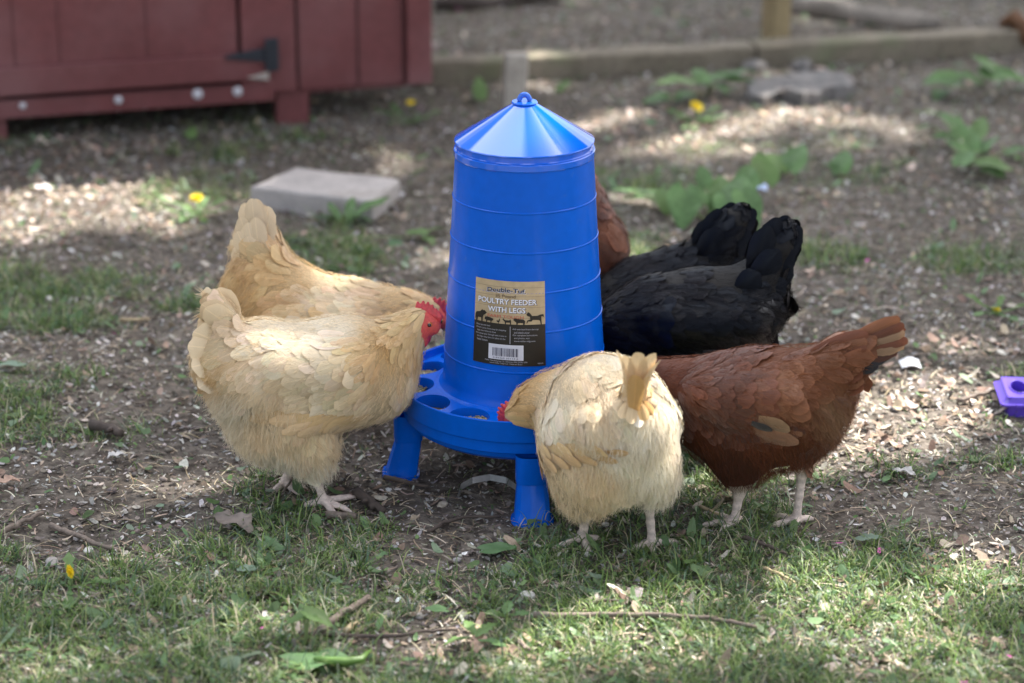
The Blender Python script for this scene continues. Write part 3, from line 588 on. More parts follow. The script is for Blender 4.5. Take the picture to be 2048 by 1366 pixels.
    # animal silhouettes along the top of the black panel
    ani = {'bull': (2, 25, 25, [(0, .0), (.02, .55), (.12, .72), (.45, .8), (.58, .95), (.62, 1), (.68, .9), (.8, .95), (1, .78), (.86, .62), (.74, .55), (.68, .35), (.66, 0), (.56, 0), (.54, .3), (.24, .3), (.2, 0), (.1, 0), (.08, .3)]),
           'pig': (22.5, 18, 12, [(0, .6), (.1, .95), (.35, 1), (.7, .9), (1, .75), (.96, .45), (.82, .38), (.78, 0), (.7, 0), (.68, .35), (.34, .35), (.3, 0), (.2, 0), (.2, .4), (.06, .45)]),
           'rooster': (47, 7, 11, [(0, .45), (.1, .7), (.35, .5), (.62, .65), (.72, 1), (.9, .95), (.85, .5), (.65, .3), (.6, 0), (.5, 0), (.5, .28), (.2, .3)]),
           'goat': (58, 17, 13, [(0, .72), (.1, .98), (.18, .78), (.32, .66), (.75, .66), (.9, .85), (.95, .55), (.95, 0), (.86, 0), (.82, .32), (.42, .3), (.38, 0), (.3, 0), (.26, .4), (.16, .55)]),
           'sheep': (78, 22, 14, [(0, .72), (.12, 1), (.3, .92), (.55, .85), (.85, .82), (1, .6), (.98, .25), (.92, 0), (.84, 0), (.82, .3), (.4, .28), (.36, 0), (.28, 0), (.26, .35), (.14, .5)]),
           'horse': (102, 33, 27, [(0, .78), (.1, .98), (.2, .9), (.32, .68), (.62, .68), (.78, .76), (.95, .78), (1, .55), (.93, .6), (.84, .62), (.84, .35), (.86, 0), (.8, 0), (.76, .3), (.68, .36), (.36, .38), (.28, .26), (.1, .28), (.04, .12), (0, .14), (.06, .36), (.22, .42), (.2, .62), (.06, .68)])}
    for nm, (u, w2, hh, pts) in ani.items():
        import bmesh
        bm = bmesh.new(); vs = [bm.verts.new(((u+x*w2)*px, split+(-.4+y*hh)*py_, 0)) for x, y in pts]; bm.faces.new(vs); bmesh.ops.triangulate(bm, faces=bm.faces[:])
        for v in bm.verts: v.co = wrap(v.co.x, v.co.y, .0024)
        me = bpy.data.meshes.new(nm); bm.to_mesh(me); bm.free(); link(nm+'_silhouette', me, m_lb, lab)
    # small moulded mark on the trough's rim
    return root
build_feeder()
# ------------------------------------------------------------ hens: one continuous body surface grown from tapered limbs, clothed in feathers
def sdf_mesh(prims, step, default_k=.03):
    """prims: (p0, r0, p1, r1, k).  Returns vertices and quads of the blended surface."""
    P = [(np.asarray(a, float), ra, np.asarray(b, float), rb, k if k is not None else default_k) for a, ra, b, rb, k in prims]
    lo = np.min([np.minimum(a-ra, b-rb) for a, ra, b, rb, k in P], 0)-.012; hi = np.max([np.maximum(a+ra, b+rb) for a, ra, b, rb, k in P], 0)+.012
    n = np.ceil((hi-lo)/step).astype(int)+1; D = np.full(n, .5, np.float32)
    for a, ra, b, rb, k in P:
        mg = max(ra, rb)+k+.012; i0 = np.maximum(0, np.floor((np.minimum(a, b)-mg-lo)/step).astype(int)); i1 = np.minimum(n, np.ceil((np.maximum(a, b)+mg-lo)/step).astype(int)+1)
        ax = [(lo[q]+step*np.arange(i0[q], i1[q])).astype(np.float32) for q in range(3)]
        X, Y, Z = np.meshgrid(*ax, indexing='ij', sparse=True); ba = b-a; L2 = float(ba@ba)
        if L2 > 1e-10: t = np.clip(((X-a[0])*ba[0]+(Y-a[1])*ba[1]+(Z-a[2])*ba[2])/L2, 0, 1)
        else: t = np.zeros((1, 1, 1), np.float32)
        d = np.sqrt((X-a[0]-t*ba[0])**2+(Y-a[1]-t*ba[1])**2+(Z-a[2]-t*ba[2])**2)-(ra+(rb-ra)*t)
        S = D[i0[0]:i1[0], i0[1]:i1[1], i0[2]:i1[2]]; h = np.clip(k-np.abs(S-d), 0, None)/k
        D[i0[0]:i1[0], i0[1]:i1[1], i0[2]:i1[2]] = np.minimum(S, d)-h*h*k*.25
    ins = D < 0; C = ins[:-1, :-1, :-1].astype(np.int8); cnt = np.zeros_like(C)
    for i in (0, 1):
        for j in (0, 1):
            for k in (0, 1): cnt += ins[i:n[0]-1+i, j:n[1]-1+j, k:n[2]-1+k]
    act = (cnt > 0) & (cnt < 8); idx = np.argwhere(act); m = len(idx)
    corner = np.array([(i, j, k) for i in (0, 1) for j in (0, 1) for k in (0, 1)])
    val = np.stack([D[idx[:, 0]+c[0], idx[:, 1]+c[1], idx[:, 2]+c[2]] for c in corner], 1)
    acc = np.zeros((m, 3)); num = np.zeros(m)
    for p in range(8):
        for q in range(p+1, 8):
            if np.abs(corner[p]-corner[q]).sum() != 1: continue
            s = (val[:, p] < 0) != (val[:, q] < 0); t = np.where(s, val[:, p]/(val[:, p]-val[:, q]+1e-12), 0)
            acc += (corner[p]+(corner[q]-corner[p])*t[:, None])*s[:, None]; num += s
    V = lo+(idx+acc/num[:, None])*step
    vid = np.full(act.shape, -1, np.int32); vid[tuple(idx.T)] = np.arange(m); F = []
    for ax_ in range(3):
        o1, o2 = [(1, 2), (2, 0), (0, 1)][ax_]; sl0 = [slice(None)]*3; sl1 = [slice(None)]*3; sl0[ax_] = slice(0, -1); sl1[ax_] = slice(1, None)
        ch = ins[tuple(sl0)] != ins[tuple(sl1)]; e = np.argwhere(ch); e = e[(e[:, o1] > 0) & (e[:, o2] > 0)]
        flip = ins[tuple(e.T)]
        def g(d1, d2): q = e.copy(); q[:, o1] -= d1; q[:, o2] -= d2; return vid[tuple(q.T)]
        Q = np.stack([g(0, 0), g(1, 0), g(1, 1), g(0, 1)], 1); Q[~flip] = Q[~flip][:, ::-1]; F.append(Q)
    F = np.concatenate(F); F = F[(F >= 0).all(1)]
    return V, F
def seg_dist(V, prims):
    d = np.full(len(V), 9.)
    for a, ra, b, rb, k in prims:
        a = np.asarray(a); ba = np.asarray(b)-a; t = np.clip(((V-a)@ba)/(ba@ba+1e-12), 0, 1); d = np.minimum(d, np.linalg.norm(V-a-t[:, None]*ba, axis=1)-(ra+(rb-ra)*t))
    return d
def vnormals(V, F):
    N = np.zeros_like(V); fn = np.cross(V[F[:, 2]]-V[F[:, 0]], V[F[:, 3]]-V[F[:, 1]])
    for k in range(4): np.add.at(N, F[:, k], fn)
    return nz(N)
# kinds: feather length, width, tip lift, spacing, fuzz length, fuzz lift
KIND = {'hackle': (.040, .012, .0022, .0080, .010, .14), 'tail': (.036, .026, .0022, .0120, .006, .10), 'back': (.042, .026, .0020, .0130, .008, .10), 'saddle': (.055, .026, .0045, .0150, .012, .2),
        'wing': (.050, .030, .0026, .0150, .006, .07), 'breast': (.040, .027, .0035, .0135, .013, .2), 'fluff': (.038, .026, .0070, .0150, .022, .5),
        'cover': (.050, .034, .0050, .0170, .010, .25), 'thigh': (.042, .026, .0040, .0140, .016, .3)}
KV = {k: np.array(v) for k, v in KIND.items()}
TT = np.linspace(0, 1, 7); WW = np.array([-1, -.55, 0, .55, 1.])
def wprof(t, broad=1.0): return (np.sin(np.clip(t*1.02, 0, 1)**.62*PI)**.62)*broad if False else np.where(t < .72, .30+.70*np.sin(t/.72*PI/2), np.sqrt(np.clip(1-((t-.72)/.285)**2, 0.02, 1)))
PROF = np.array([.30, .60, .84, .97, 1.0, .88, .42])
def feather_sheet(C, S, N, Wd, camber=.18, jag=.035):   # C,S,N: (n,7,3) centre line, side and normal directions
    n = len(C); w_ = (Wd[:, None]*.5)*PROF[None]; cam_ = camber*Wd[:, None]*.5*(PROF[None]**2)
    V = np.empty((n, 7, 5, 3))
    for j, wj in enumerate(WW):
        jj = (rng.random((n, 7, 1))-.5)*jag*Wd[:, None, None]
        V[:, :, j] = C+S*(w_*wj)[..., None]-N*(cam_*wj*wj)[..., None]
        T = np.gradient(C, axis=1); V[:, :, j] += nz(T)*jj*(1 if abs(wj) > .9 else .5) - nz(T)*(Wd[:, None, None]*wj*wj*np.array([0, 0, 0, 0, 0, .02, .10])[None, :, None])
    uv = np.empty((n, 7, 5, 2)); uv[..., 0] = ((WW+1)/2)[None, None, :]; uv[..., 1] = TT[None, :, None]
    b = (np.arange(n)*35)[:, None, None]; i = np.arange(6)[None, :, None]*5; j = np.arange(4)[None, None, :]
    q = (b+i+j).reshape(-1); F = np.stack([q, q+1, q+6, q+5], -1)
    return V.reshape(-1, 3), F, uv.reshape(-1, 2)
class Hen:
    def __init__(s, name_label, group, base, fm, colors, face=None, step=.0034):
        s.base = np.array(base, float); s.base[2] = 0; s.root = thing('hen', name_label, 'hen', tuple(s.base), 0, group); s.fm = fm; s.step = step; s.patchy = .30; s.plume = 30
        s.body = []; s.legs = []; s.guides = []; s.colors = colors; s.face = face or []; s.bare = []; s.extra = []
    def chain(s, pts, k=.03):                 # pts: list of (point, radius)
        for (a, ra), (b, rb) in zip(pts[:-1], pts[1:]): s.body.append((a, ra, b, rb, k))
        if len(pts) == 1: s.body.append((pts[0][0], pts[0][1], pts[0][0], pts[0][1], k))
    def leg(s, hock, foot, toes, r=.0066, knee=None):
        foot = np.array(foot); ank = foot+np.array([0, 0, .010]); hock = np.array(hock)
        if knee is not None: s.legs.append((knee, .016, hock, .0095, .008))
        mid = hock*.5+ank*.5
        s.legs += [(hock, .0088, mid, r*.92, .006), (mid, r*.92, ank, r*1.15, .006)]
        for t in toes:
            t = np.array(t, float); t[2] = foot[2]+.0035; m = ank*.5+t*.5; m[2] = foot[2]+.0075
            q = ank*.25+t*.75; q[2] = foot[2]+.0065
            s.legs += [(ank, r*.95, m, .0054, .005), (m, .0056, q, .0046, .003), (q, .0048, t, .0030, .003)]
    def g(s, p, d, kind, col, fz=1.0): s.guides.append((np.asarray(p, float), nz(d), KV[kind], np.array(col, float), fz))
    def field(s, Q, pw=3.0):
        gp = np.array([g[0] for g in s.guides]); gd = np.array([g[1] for g in s.guides]); gk = np.array([g[2] for g in s.guides]); gc = np.array([g[3] for g in s.guides])
        w_ = 1/(np.linalg.norm(Q[:, None]-gp[None], axis=2)+.012)**(pw*1.5); w_ /= w_.sum(1, keepdims=True)
        return nz(w_@gd), w_@gk, w_@gc
    def finish(s, skin=(.62, .52, .46), face_col=(.60, .090, .075), fuzz=16000, m_skin=None, fuzz_w=.0008, vary=.085, under=.7):
        allp = s.body+s.legs; V, F = sdf_mesh(allp, s.step); N = vnormals(V, F)
        # relax the grid a little
        dl = seg_dist(V, s.legs) if s.legs else np.full(len(V), 9.); db = seg_dist(V, s.body); isleg = dl < db
        d, kd, cc = s.field(V)
        nv = lambda q, sc, sd: fbm(V[:, q]+V[:, (q+1) % 3]*.37, V[:, (q+2) % 3]-V[:, (q+1) % 3]*.53, sc, sd, 2)-.5
        tuft = np.stack([nv(0, .022, 51), nv(1, .022, 53), nv(2, .022, 57)], -1); d = nz(d+tuft*np.clip(kd[:, 5:6]*2.6, .15, 1.3))
        pat = nv(0, .05, 61)+nv(2, .02, 63)*.6; cc = cc*(1+pat[:, None]*s.patchy*np.array([.8, 1.0, 1.35])); C = cc*under; C[isleg] = skin
        C[isleg] *= (1+.14*np.sin(V[isleg, 2:3]*1500))
        bare = np.zeros(len(V), bool)
        for c, r in s.bare: bare |= np.linalg.norm(V-c, axis=1) < r
        C[bare] = face_col
        me = mesh_np('hen_body', V-s.base, F, True, C); body = link('body', me, m_skin or M_SKIN, s.root)
        # feathers, shingled: each lies along the flow and follows the surface under it
        cand = np.nonzero(~isleg & ~bare & (db < .01) & (dl > .012))[0]; rng.shuffle(cand); cand = cand[:26000]
        kdt = KDTree(len(cand)); 
        for i, v in enumerate(cand): kdt.insert(V[v], i)
        kdt.balance(); dead = np.zeros(len(cand), bool); sel = []
        for i, v in enumerate(cand):
            if dead[i]: continue
            sel.append(v)
            for _, j, _ in kdt.find_range(V[v], kd[v, 3]): dead[j] = True
        sel = np.array(sel); bvh = BVHTree.FromPolygons(V.tolist(), F.tolist()); n = len(sel)
        Cn = np.empty((n, 7, 3)); Nn = np.empty((n, 7, 3)); Sn = np.empty((n, 7, 3))
        D0, K0, C0 = d[sel], kd[sel], cc[sel]
        for i in range(n):
            p = V[sel[i]].copy(); nn = N[sel[i]]; dr = D0[i]+rng.normal(0, .10, 3); L = K0[i, 0]*rng.uniform(.88, 1.12); st = L/6; dr = nz(dr-nn*(dr@nn)*.92)
            lift = K0[i, 2]*rng.uniform(.6, 1.5); free = False
            for k in range(7):
                t = k/6; Cn[i, k] = p+nn*(.0012+lift*t**1.3); Nn[i, k] = nn; Sn[i, k] = np.cross(dr, nn)
                q = p+dr*st*(.45 if free else 1)
                if not free:
                    loc, nr, _, dist = bvh.find_nearest(q)
                    loc = np.array(loc); nr = np.array(nr)
                    if dist > st*.42 or nr@nn < .45: free = True; p = p+dr*st*.45
                    else: nn = nz(nn*.5+nr*.5); p = loc; dr = nz(dr-nn*(dr@nn))
                else: p = q
        Sn = nz(Sn); tilt = rng.normal(0, .10, (n, 1, 1)); Sn = nz(Sn+Nn*tilt)
        Vf, Ff, uv = feather_sheet(Cn, Sn, Nn, K0[:, 1]*rng.uniform(.85, 1.15, n))
        bc = C0*(1+(rng.random((n, 1))-.5)*2*vary)*(1+(rng.random((n, 3))-.5)*.08)
        colf = np.repeat(bc, 35, 0)
        link('plumage', mesh_np('plumage', Vf-s.base, Ff, True, colf, uv), s.fm, s.root)
        # soft down between and over the feathers
        if fuzz:
            ok = np.nonzero(~isleg & ~bare & (dl > .002))[0]; pr = kd[ok, 4]**.9; k = ok[rng.choice(len(ok), fuzz, p=pr/pr.sum())]
            far_ = np.ones(fuzz, bool)
            for c, r in s.bare: far_ &= np.linalg.norm(V[k]-c, axis=1) > r+.010
            k = k[far_]; fuzz = len(k)
            p = V[k]+rng.normal(0, .0012, (fuzz, 3)); nn = N[k]; L = kd[k, 4]*rng.uniform(.6, 1.4, fuzz); lf = kd[k, 5]*rng.uniform(.3, 1.6, fuzz)
            dd = nz(d[k]+rng.normal(0, .28, (fuzz, 3))); dd = nz(dd-nn*(dd*nn).sum(1, keepdims=True)); p = p+nn*(.0015+kd[k, 2:3]*.7)
            dd = nz(dd+nn*lf[:, None]); sd = nz(np.cross(dd, nn)+rng.normal(0, .5, (fuzz, 3))); Vs = []
            for q in range(4):
                t = q/3; ww = fuzz_w*(1-t*.75); Vs += [p-sd*ww/2, p+sd*ww/2]; p = p+dd*(L/3)[:, None]; dd = nz(dd+np.array([0, 0, -.10])-nn*.10+rng.normal(0, .10, (fuzz, 3)))
            ch = cc[k]*(1.0+(rng.random((fuzz, 1))-.5)*.3)
            # plumes: soft feathers whose barbs spread out from the shaft
            fi = np.nonzero((K0[:, 5] > .24))[0]
            if len(fi):
                per = s.plume; rep = np.repeat(fi, per); m_ = len(rep); tt = rng.random(m_)**.8*5.9; i0 = tt.astype(int); fr = (tt-i0)[:, None]
                q = Cn[rep, i0]*(1-fr)+Cn[rep, i0+1]*fr; T_ = nz(Cn[rep, np.minimum(i0+1, 6)]-Cn[rep, i0]); sg = np.where(rng.random(m_) < .5, -1, 1)[:, None]
                dq = nz(T_*.85+Sn[rep, i0]*sg*rng.uniform(.15, .75, (m_, 1))+Nn[rep, i0]*rng.uniform(.05, .55, (m_, 1))*(K0[rep, 5:6]+.4)); Lq = rng.uniform(.010, .022, m_)
                sq = nz(np.cross(dq, Nn[rep, i0])+rng.normal(0, .3, (m_, 3))); V2 = []
                for qq in range(4):
                    t = qq/3; ww = fuzz_w*(1-t*.8); V2 += [q-sq*ww/2, q+sq*ww/2]; q = q+dq*(Lq/3)[:, None]; dq = nz(dq+np.array([0, 0, -.12])+T_*.12)
                Vs = [np.concatenate([a_, b_]) for a_, b_ in zip(Vs, V2)]; ch = np.concatenate([ch, C0[rep]*(1.06+(rng.random((m_, 1))-.5)*.2)]); fuzz = fuzz+m_
            Vh = np.stack(Vs, 1).reshape(-1, 3); b0 = np.arange(fuzz)*8; Fh = np.concatenate([np.stack([b0+2*q, b0+2*q+1, b0+2*q+3, b0+2*q+2], -1) for q in range(3)])
            link('down', mesh_np('down', Vh-s.base, Fh, True, np.repeat(ch, 8, 0)), M_DOWN if s.fm is not F_BLACK else M_DOWNB, s.root)
        s.bvh = bvh; s.bodyo = body; return s
    def lay(s, name, items, col, fm=None, vary=.10, camber=.22):
        """items: (point near the body, direction, outward, length, width, lift[, colour]): feathers laid on the body's surface"""
        n = len(items); C = np.empty((n, 7, 3)); N = np.empty((n, 7, 3)); S = np.empty((n, 7, 3))
        for i, it in enumerate(items):
            p = np.asarray(it[0], float); out = nz(it[2]); hit = s.bvh.ray_cast(Vector(p+out*.35), Vector(-out))
            nn = out
            if hit[0] is not None: p = np.array(hit[0]); nn = np.array(hit[1])
            dr = nz(np.asarray(it[1], float)+rng.normal(0, .03, 3)); dr = nz(dr-nn*(dr@nn)); st = it[3]/6; free = False
            for k in range(7):
                t = k/6; C[i, k] = p+nn*(it[5]*min(1, .1+t*2.2)+.002*t-.0035*(1-t)); N[i, k] = nn; S[i, k] = np.cross(dr, nn); q = p+dr*st
                if not free:
                    loc, nr, _, dist = s.bvh.find_nearest(q); loc = np.array(loc); nr = np.array(nr)
                    if dist > st*.30 or nr@nn < .6: free = True; p = q
                    else: nn = nz(nn*.7+nr*.3); p = loc; dr = nz(dr-nn*(dr@nn))
                else: p = q
        V, F, uv = feather_sheet(C, nz(S), N, np.array([it[4] for it in items]), camber, .05); cl = np.array([it[6] if len(it) > 6 else col for it in items], float)*(1+(rng.random((n, 1))-.5)*2*vary)
        return link(name, mesh_np(name, V-s.base, F, True, np.repeat(cl, 35, 0), uv), fm or s.fm, s.root)
    def wing(s, rows, out, col):              # rows: (from, to, how many, direction, length, width, lift, colour)
        it = []
        for a, b, n, d, L, wd, lf, c in rows:
            for i in range(n):
                f = i/max(1, n-1); it.append((np.asarray(a)*(1-f)+np.asarray(b)*f, d, out, L*rng.uniform(.9, 1.1), wd*rng.uniform(.9, 1.1), lf+.0008*(i % 2), c))
        return s.lay('wing', it, col)
    def quills(s, name, items, col, vary=.10, camber=.25, fm=None, parent=None, curl=.0, down=(0, 0, -1)):
        """items: (base, tip, width, normal, bend): long feathers, bent along their normal"""
        n = len(items); C = np.empty((n, 7, 3)); N = np.empty((n, 7, 3)); S = np.empty((n, 7, 3)); Wd = np.empty(n)
        for i, it in enumerate(items):
            a, b, wd, nr, be = it[:5]; a = np.asarray(a, float); b = np.asarray(b, float); ax_ = nz(b-a); nr = nz(np.asarray(nr, float)-ax_*(np.asarray(nr, float)@ax_)); L = np.linalg.norm(b-a)
            for k in range(7):
                t = k/6; C[i, k] = a+(b-a)*t+nr*be*L*4*t*(1-t)+nr*curl*L*t**3; N[i, k] = nr
            T = nz(np.gradient(C[i], axis=0)); S[i] = nz(np.cross(T, N[i])); N[i] = nz(np.cross(S[i], T)); Wd[i] = wd
        V, F, uv = feather_sheet(C, S, N, Wd, camber, .03); cl = np.array([it[5] if len(it) > 5 else col for it in items], float)*(1+(rng.random((n, 1))-.5)*2*vary)
        return link(name, mesh_np(name, V-s.base, F, True, np.repeat(cl, 35, 0), uv), fm or s.fm, parent or s.root)
    def blob(s, name, prims, m, parent=None, step=.0012, k=.004):
        V, F = sdf_mesh([(a, ra, b, rb, k) for a, ra, b, rb in prims], step, k)
        return link(name, mesh_np(name, V-s.base, F, True), m, parent or s.root)
    def head(s, c, fwd, up, size=1.0, comb=True, eye_both=True, comb_rake=0):
        """c: middle of the skull; fwd: beak direction; up: towards the comb"""
        c = np.asarray(c, float); f = nz(fwd); u = nz(np.asarray(up, float)-f*(np.asarray(up, float)@f)); l = np.cross(u, f); z = size
        P = lambda a, b, d=0: c+f*a*z+u*b*z+l*d*z
        s.body.append((P(-.004, 0), .0205*z, P(.012, -.001), .0165*z, .012)); s.body.append((P(.010, -.002), .0150*z, P(.021, -.004), .0085*z, .008))
        s.bare.append((P(.0100, -.007), .0290*z))
        cb = [(P(-.012, .018), .0028*z, P(.020, .014), .0030*z), (P(-.012, .021), .0027*z, P(.022, .012), .0030*z), (P(.020, .014), .0032*z, P(.026, .004), .0030*z)]
        for a, h in ((-.016, .010), (-.008, .016), (.000, .018), (.008, .016), (.016, .011), (.023, .006)): cb.append((P(a, .018), .0048*z, P(a-.003, .018+h*.78), .0022*z))
        s.blob('comb', cb, M_COMB, k=.005)
        for sd in (1, -1):
            s.blob('wattle', [(P(.014, -.016, .006*sd), .0042*z, P(.012, -.030, .009*sd), .0075*z), (P(.012, -.030, .009*sd), .0075*z, P(.011, -.036, .009*sd), .0060*z)], M_COMB, k=.006)
            s.blob('earlobe', [(P(-.004, -.010, .0175*sd), .0042*z, P(-.005, -.018, .0165*sd), .0040*z)], M_LOBE)
            e = s.blob('eye', [(P(.0125, .0035, .0138*sd), .0052*z, P(.0125, .0035, .0139*sd), .0052*z)], M_IRIS, step=.0008)
            s.blob('pupil', [(P(.0128, .0036, .0170*sd), .0034*z, P(.0128, .0036, .0171*sd), .0034*z)], M_PUPIL, e, step=.0006)
        s.blob('beak', [(P(.020, -.002), .0066*z, P(.032, -.006), .0036*z), (P(.032, -.006), .0036*z, P(.038, -.0125), .0012*z), (P(.020, -.008), .0045*z, P(.031, -.0115), .0022*z)], M_BEAK, k=.003)

M_SKIN = mat('hen skin', attr=True, rough=.6, spec=.3, noise=[(260, .14)], bump=(420, .5, .0012))
M_DOWN = mat('down', attr=True, rough=.8, spec=.15, trans=.3, sheen=.2); M_DOWNB = mat('black down', attr=True, rough=.7, spec=.08)
M_COMB = mat('red comb flesh', (.52, .045, .055), .42, spec=.5, noise=[(240, .2)], bump=(500, .4, .001)); M_LOBE = mat('pale red earlobe', (.66, .38, .28), .6, noise=[(200, .12)])
M_IRIS = mat('orange iris', (.45, .13, .02), .15, spec=.8, noise=[(90, .2)]); M_PUPIL = mat('pupil', (.01, .008, .008), .08, spec=.9, noise=[(20, .1)]); M_BEAK = mat('horn beak', (.50, .38, .27), .4, spec=.5, noise=[(160, .2)])
F_BUFF = feather_mat('buff feather', lace=.08, barb=.08); F_BROWN = feather_mat('brown feather', rough=.6, spec=.35, lace=.42, barb=.14)
F_BLACK = feather_mat('black feather', rough=.33, spec=.19, lace=.4, sheen=.0, tint=(.62, .76, 1.0), trans=0, barb=.14)
CREAM = (.81, .66, .44); LIGHT = (.85, .76, .58); GOLD = (.64, .41, .17); TAWNY = (.70, .49, .24); PALE = (.84, .78, .64)
def mkW(fn):                                  # measured point -> world on the hen's own standing plane (fn gives its depth), dy = sideways offset
    def w_(px, py, dy=0.0): return W(px, py, fn(px)+dy)
    return w_
def R(p, r): return (r-min(8.5, r*.16))*mpp(p)                  # measured radius -> metres
def ch(w_, *it): 
    out = []
    for q in it:
        p = w_(q[0], q[1], q[3] if len(q) > 3 else 0); out.append((p, R(p, q[2])))
    return out

# ---- front left buff hen, head up at the feeder
def hen_front_left():
    dep = lambda px: -.125+(px-560)*.00020; w_ = mkW(dep)
    h = Hen('pale buff hen in the left foreground standing side-on with her head raised at the trough', 'hens feeding at the blue feeder', w_(600, 1000), F_BUFF, None, step=.0032)
    h.chain(ch(w_, (432, 720, 46), (500, 738, 94), (600, 754, 98), (700, 742, 106), (752, 748, 86)), .05)
    h.chain(ch(w_, (745, 735, 84), (785, 695, 58), (815, 664, 36), (830, 650, 26)), .03)
    h.chain(ch(w_, (445, 690, 38), (446, 640, 24), (432, 600, 13)), .03)
    h.chain(ch(w_, (482, 785, 66), (540, 836, 84), (596, 858, 80)), .02)
    for sd in (-1, 1):
        h.chain(ch(w_, (600, 850, 66, .042*sd), (625, 895, 44, .045*sd), (632, 925, 24, .045*sd)), .035)
        h.chain(ch(w_, (560, 735, 56, .058*sd), (690, 740, 70, .052*sd)), .014)
    h.head(w_(847, 642), (1, -.20, -.36), (.18, 0, 1), 1.0)
    fn = GP(648, 1012); ff = GP(570, 975)
    h.leg(w_(626, 940, -.05), fn, [GP(702, 1030), GP(712, 1000), GP(672, 1040), GP(606, 1016)], knee=w_(626, 915, -.045))
    h.leg(w_(584, 925, .05), ff, [GP(618, 985), GP(598, 992), GP(545, 990)], knee=w_(600, 900, .045))
    g = lambda px, py, dx, dz, kind, col, dy=0: [h.g(w_(px, py, o), (dx, dy, dz), kind, col) for o in (-.07, .07)]
    g(838, 640, -.55, -.75, 'hackle', TAWNY); g(800, 665, -.62, -.75, 'hackle', TAWNY); g(770, 700, -.62, -.78, 'hackle', GOLD); g(740, 700, -.8, -.6, 'hackle', TAWNY); g(825, 720, -.35, -.95, 'hackle', TAWNY)
    g(815, 790, -.35, -.95, 'breast', CREAM); g(770, 840, -.75, -.6, 'breast', CREAM); g(720, 850, -.9, -.3, 'breast', CREAM)
    g(690, 660, -1, .0, 'back', LIGHT); g(620, 670, -1, -.05, 'back', LIGHT); g(550, 665, -.95, -.1, 'saddle', LIGHT)  # back feathers whiter: soft light from above put into the colour
    g(690, 740, -.96, -.28, 'wing', CREAM); g(620, 740, -.96, -.25, 'wing', CREAM); g(650, 800, -.97, -.15, 'wing', CREAM)
    g(520, 720, -.72, -.68, 'saddle', CREAM); g(470, 690, -.72, -.45, 'cover', CREAM); g(440, 650, -.45, .7, 'cover', CREAM); g(430, 745, -.62, -.75, 'cover', TAWNY); g(400, 720, -.6, -.5, 'cover', CREAM)
    g(460, 830, -.45, -.85, 'fluff', PALE); g(540, 850, -.05, -1, 'fluff', CREAM); g(600, 860, .25, -1, 'thigh', CREAM); g(660, 880, .45, -.9, 'thigh', CREAM); g(640, 950, .2, -1, 'fluff', PALE); g(560, 940, -.1, -1, 'fluff', PALE)
    h.finish(fuzz=20000)
    # tail: short upright feathers in a fan, and hanging coverts behind
    it = []
    for i, (bx, by, tx, ty, wd, dy) in enumerate([(478, 655, 408, 590, .040, 0), (476, 650, 436, 578, .040, .012), (470, 655, 402, 604, .042, -.014), (474, 652, 420, 582, .042, .02), (472, 660, 408, 612, .040, -.026), (480, 650, 428, 582, .040, .03),
                                                (452, 690, 384, 660, .044, -.022), (450, 680, 396, 640, .040, .022), (446, 700, 372, 690, .044, -.03), (440, 705, 380, 715, .044, .02), (450, 720, 380, 735, .042, -.036), (440, 735, 384, 760, .040, .03), (445, 745, 396, 778, .038, -.04)]):
        it.append((w_(bx, by, dy*.5), w_(tx, ty, dy), wd, (-.25, -1 if dy <= 0 else 1, .35), .05))
    h.quills('tail', it, CREAM, curl=.10)
    for sd in (-1, 1):
        P = lambda px, py: w_(px, py)
        h.wing([(P(745, 700), P(735, 800), 7, (-.97, 0, -.22), .050, .034, .001, CREAM), (P(700, 690), P(690, 815), 8, (-.97, 0, -.20), .055, .036, .002, (.80, .68, .48)), (P(650, 700), P(640, 815), 7, (-.97, 0, -.12), .060, .036, .003, CREAM),
                (P(760, 800), P(600, 800), 9, (-.985, 0, -.06), .075, .024, .0060, TAWNY), (P(740, 816), P(600, 806), 8, (-.985, 0, .02), .080, .020, .0085, (.70, .50, .28))], (0, sd, .1), CREAM)
    return h
hen_front_left()

def bird(label, w_, base, fm, spine, lower, wings, head, legs, guides, tailc, step=.0036, fuzz=22000, **kw):
    h = Hen(label, 'hens feeding at the blue feeder', base, fm, None, step=step)
    for c in spine: h.chain(ch(w_, *c), .04)
    for c in lower: h.chain(ch(w_, *c), .04)
    for c in wings: h.chain(ch(w_, *c), .014)
    h.head(*head)
    for l in legs: h.leg(*l[:3], knee=l[3])
    for px, py, d, kind, col in guides:
        for o in (-.07, .07): h.g(w_(px, py, o), d, kind, col)
    h.finish(fuzz=fuzz, **kw)
    return h

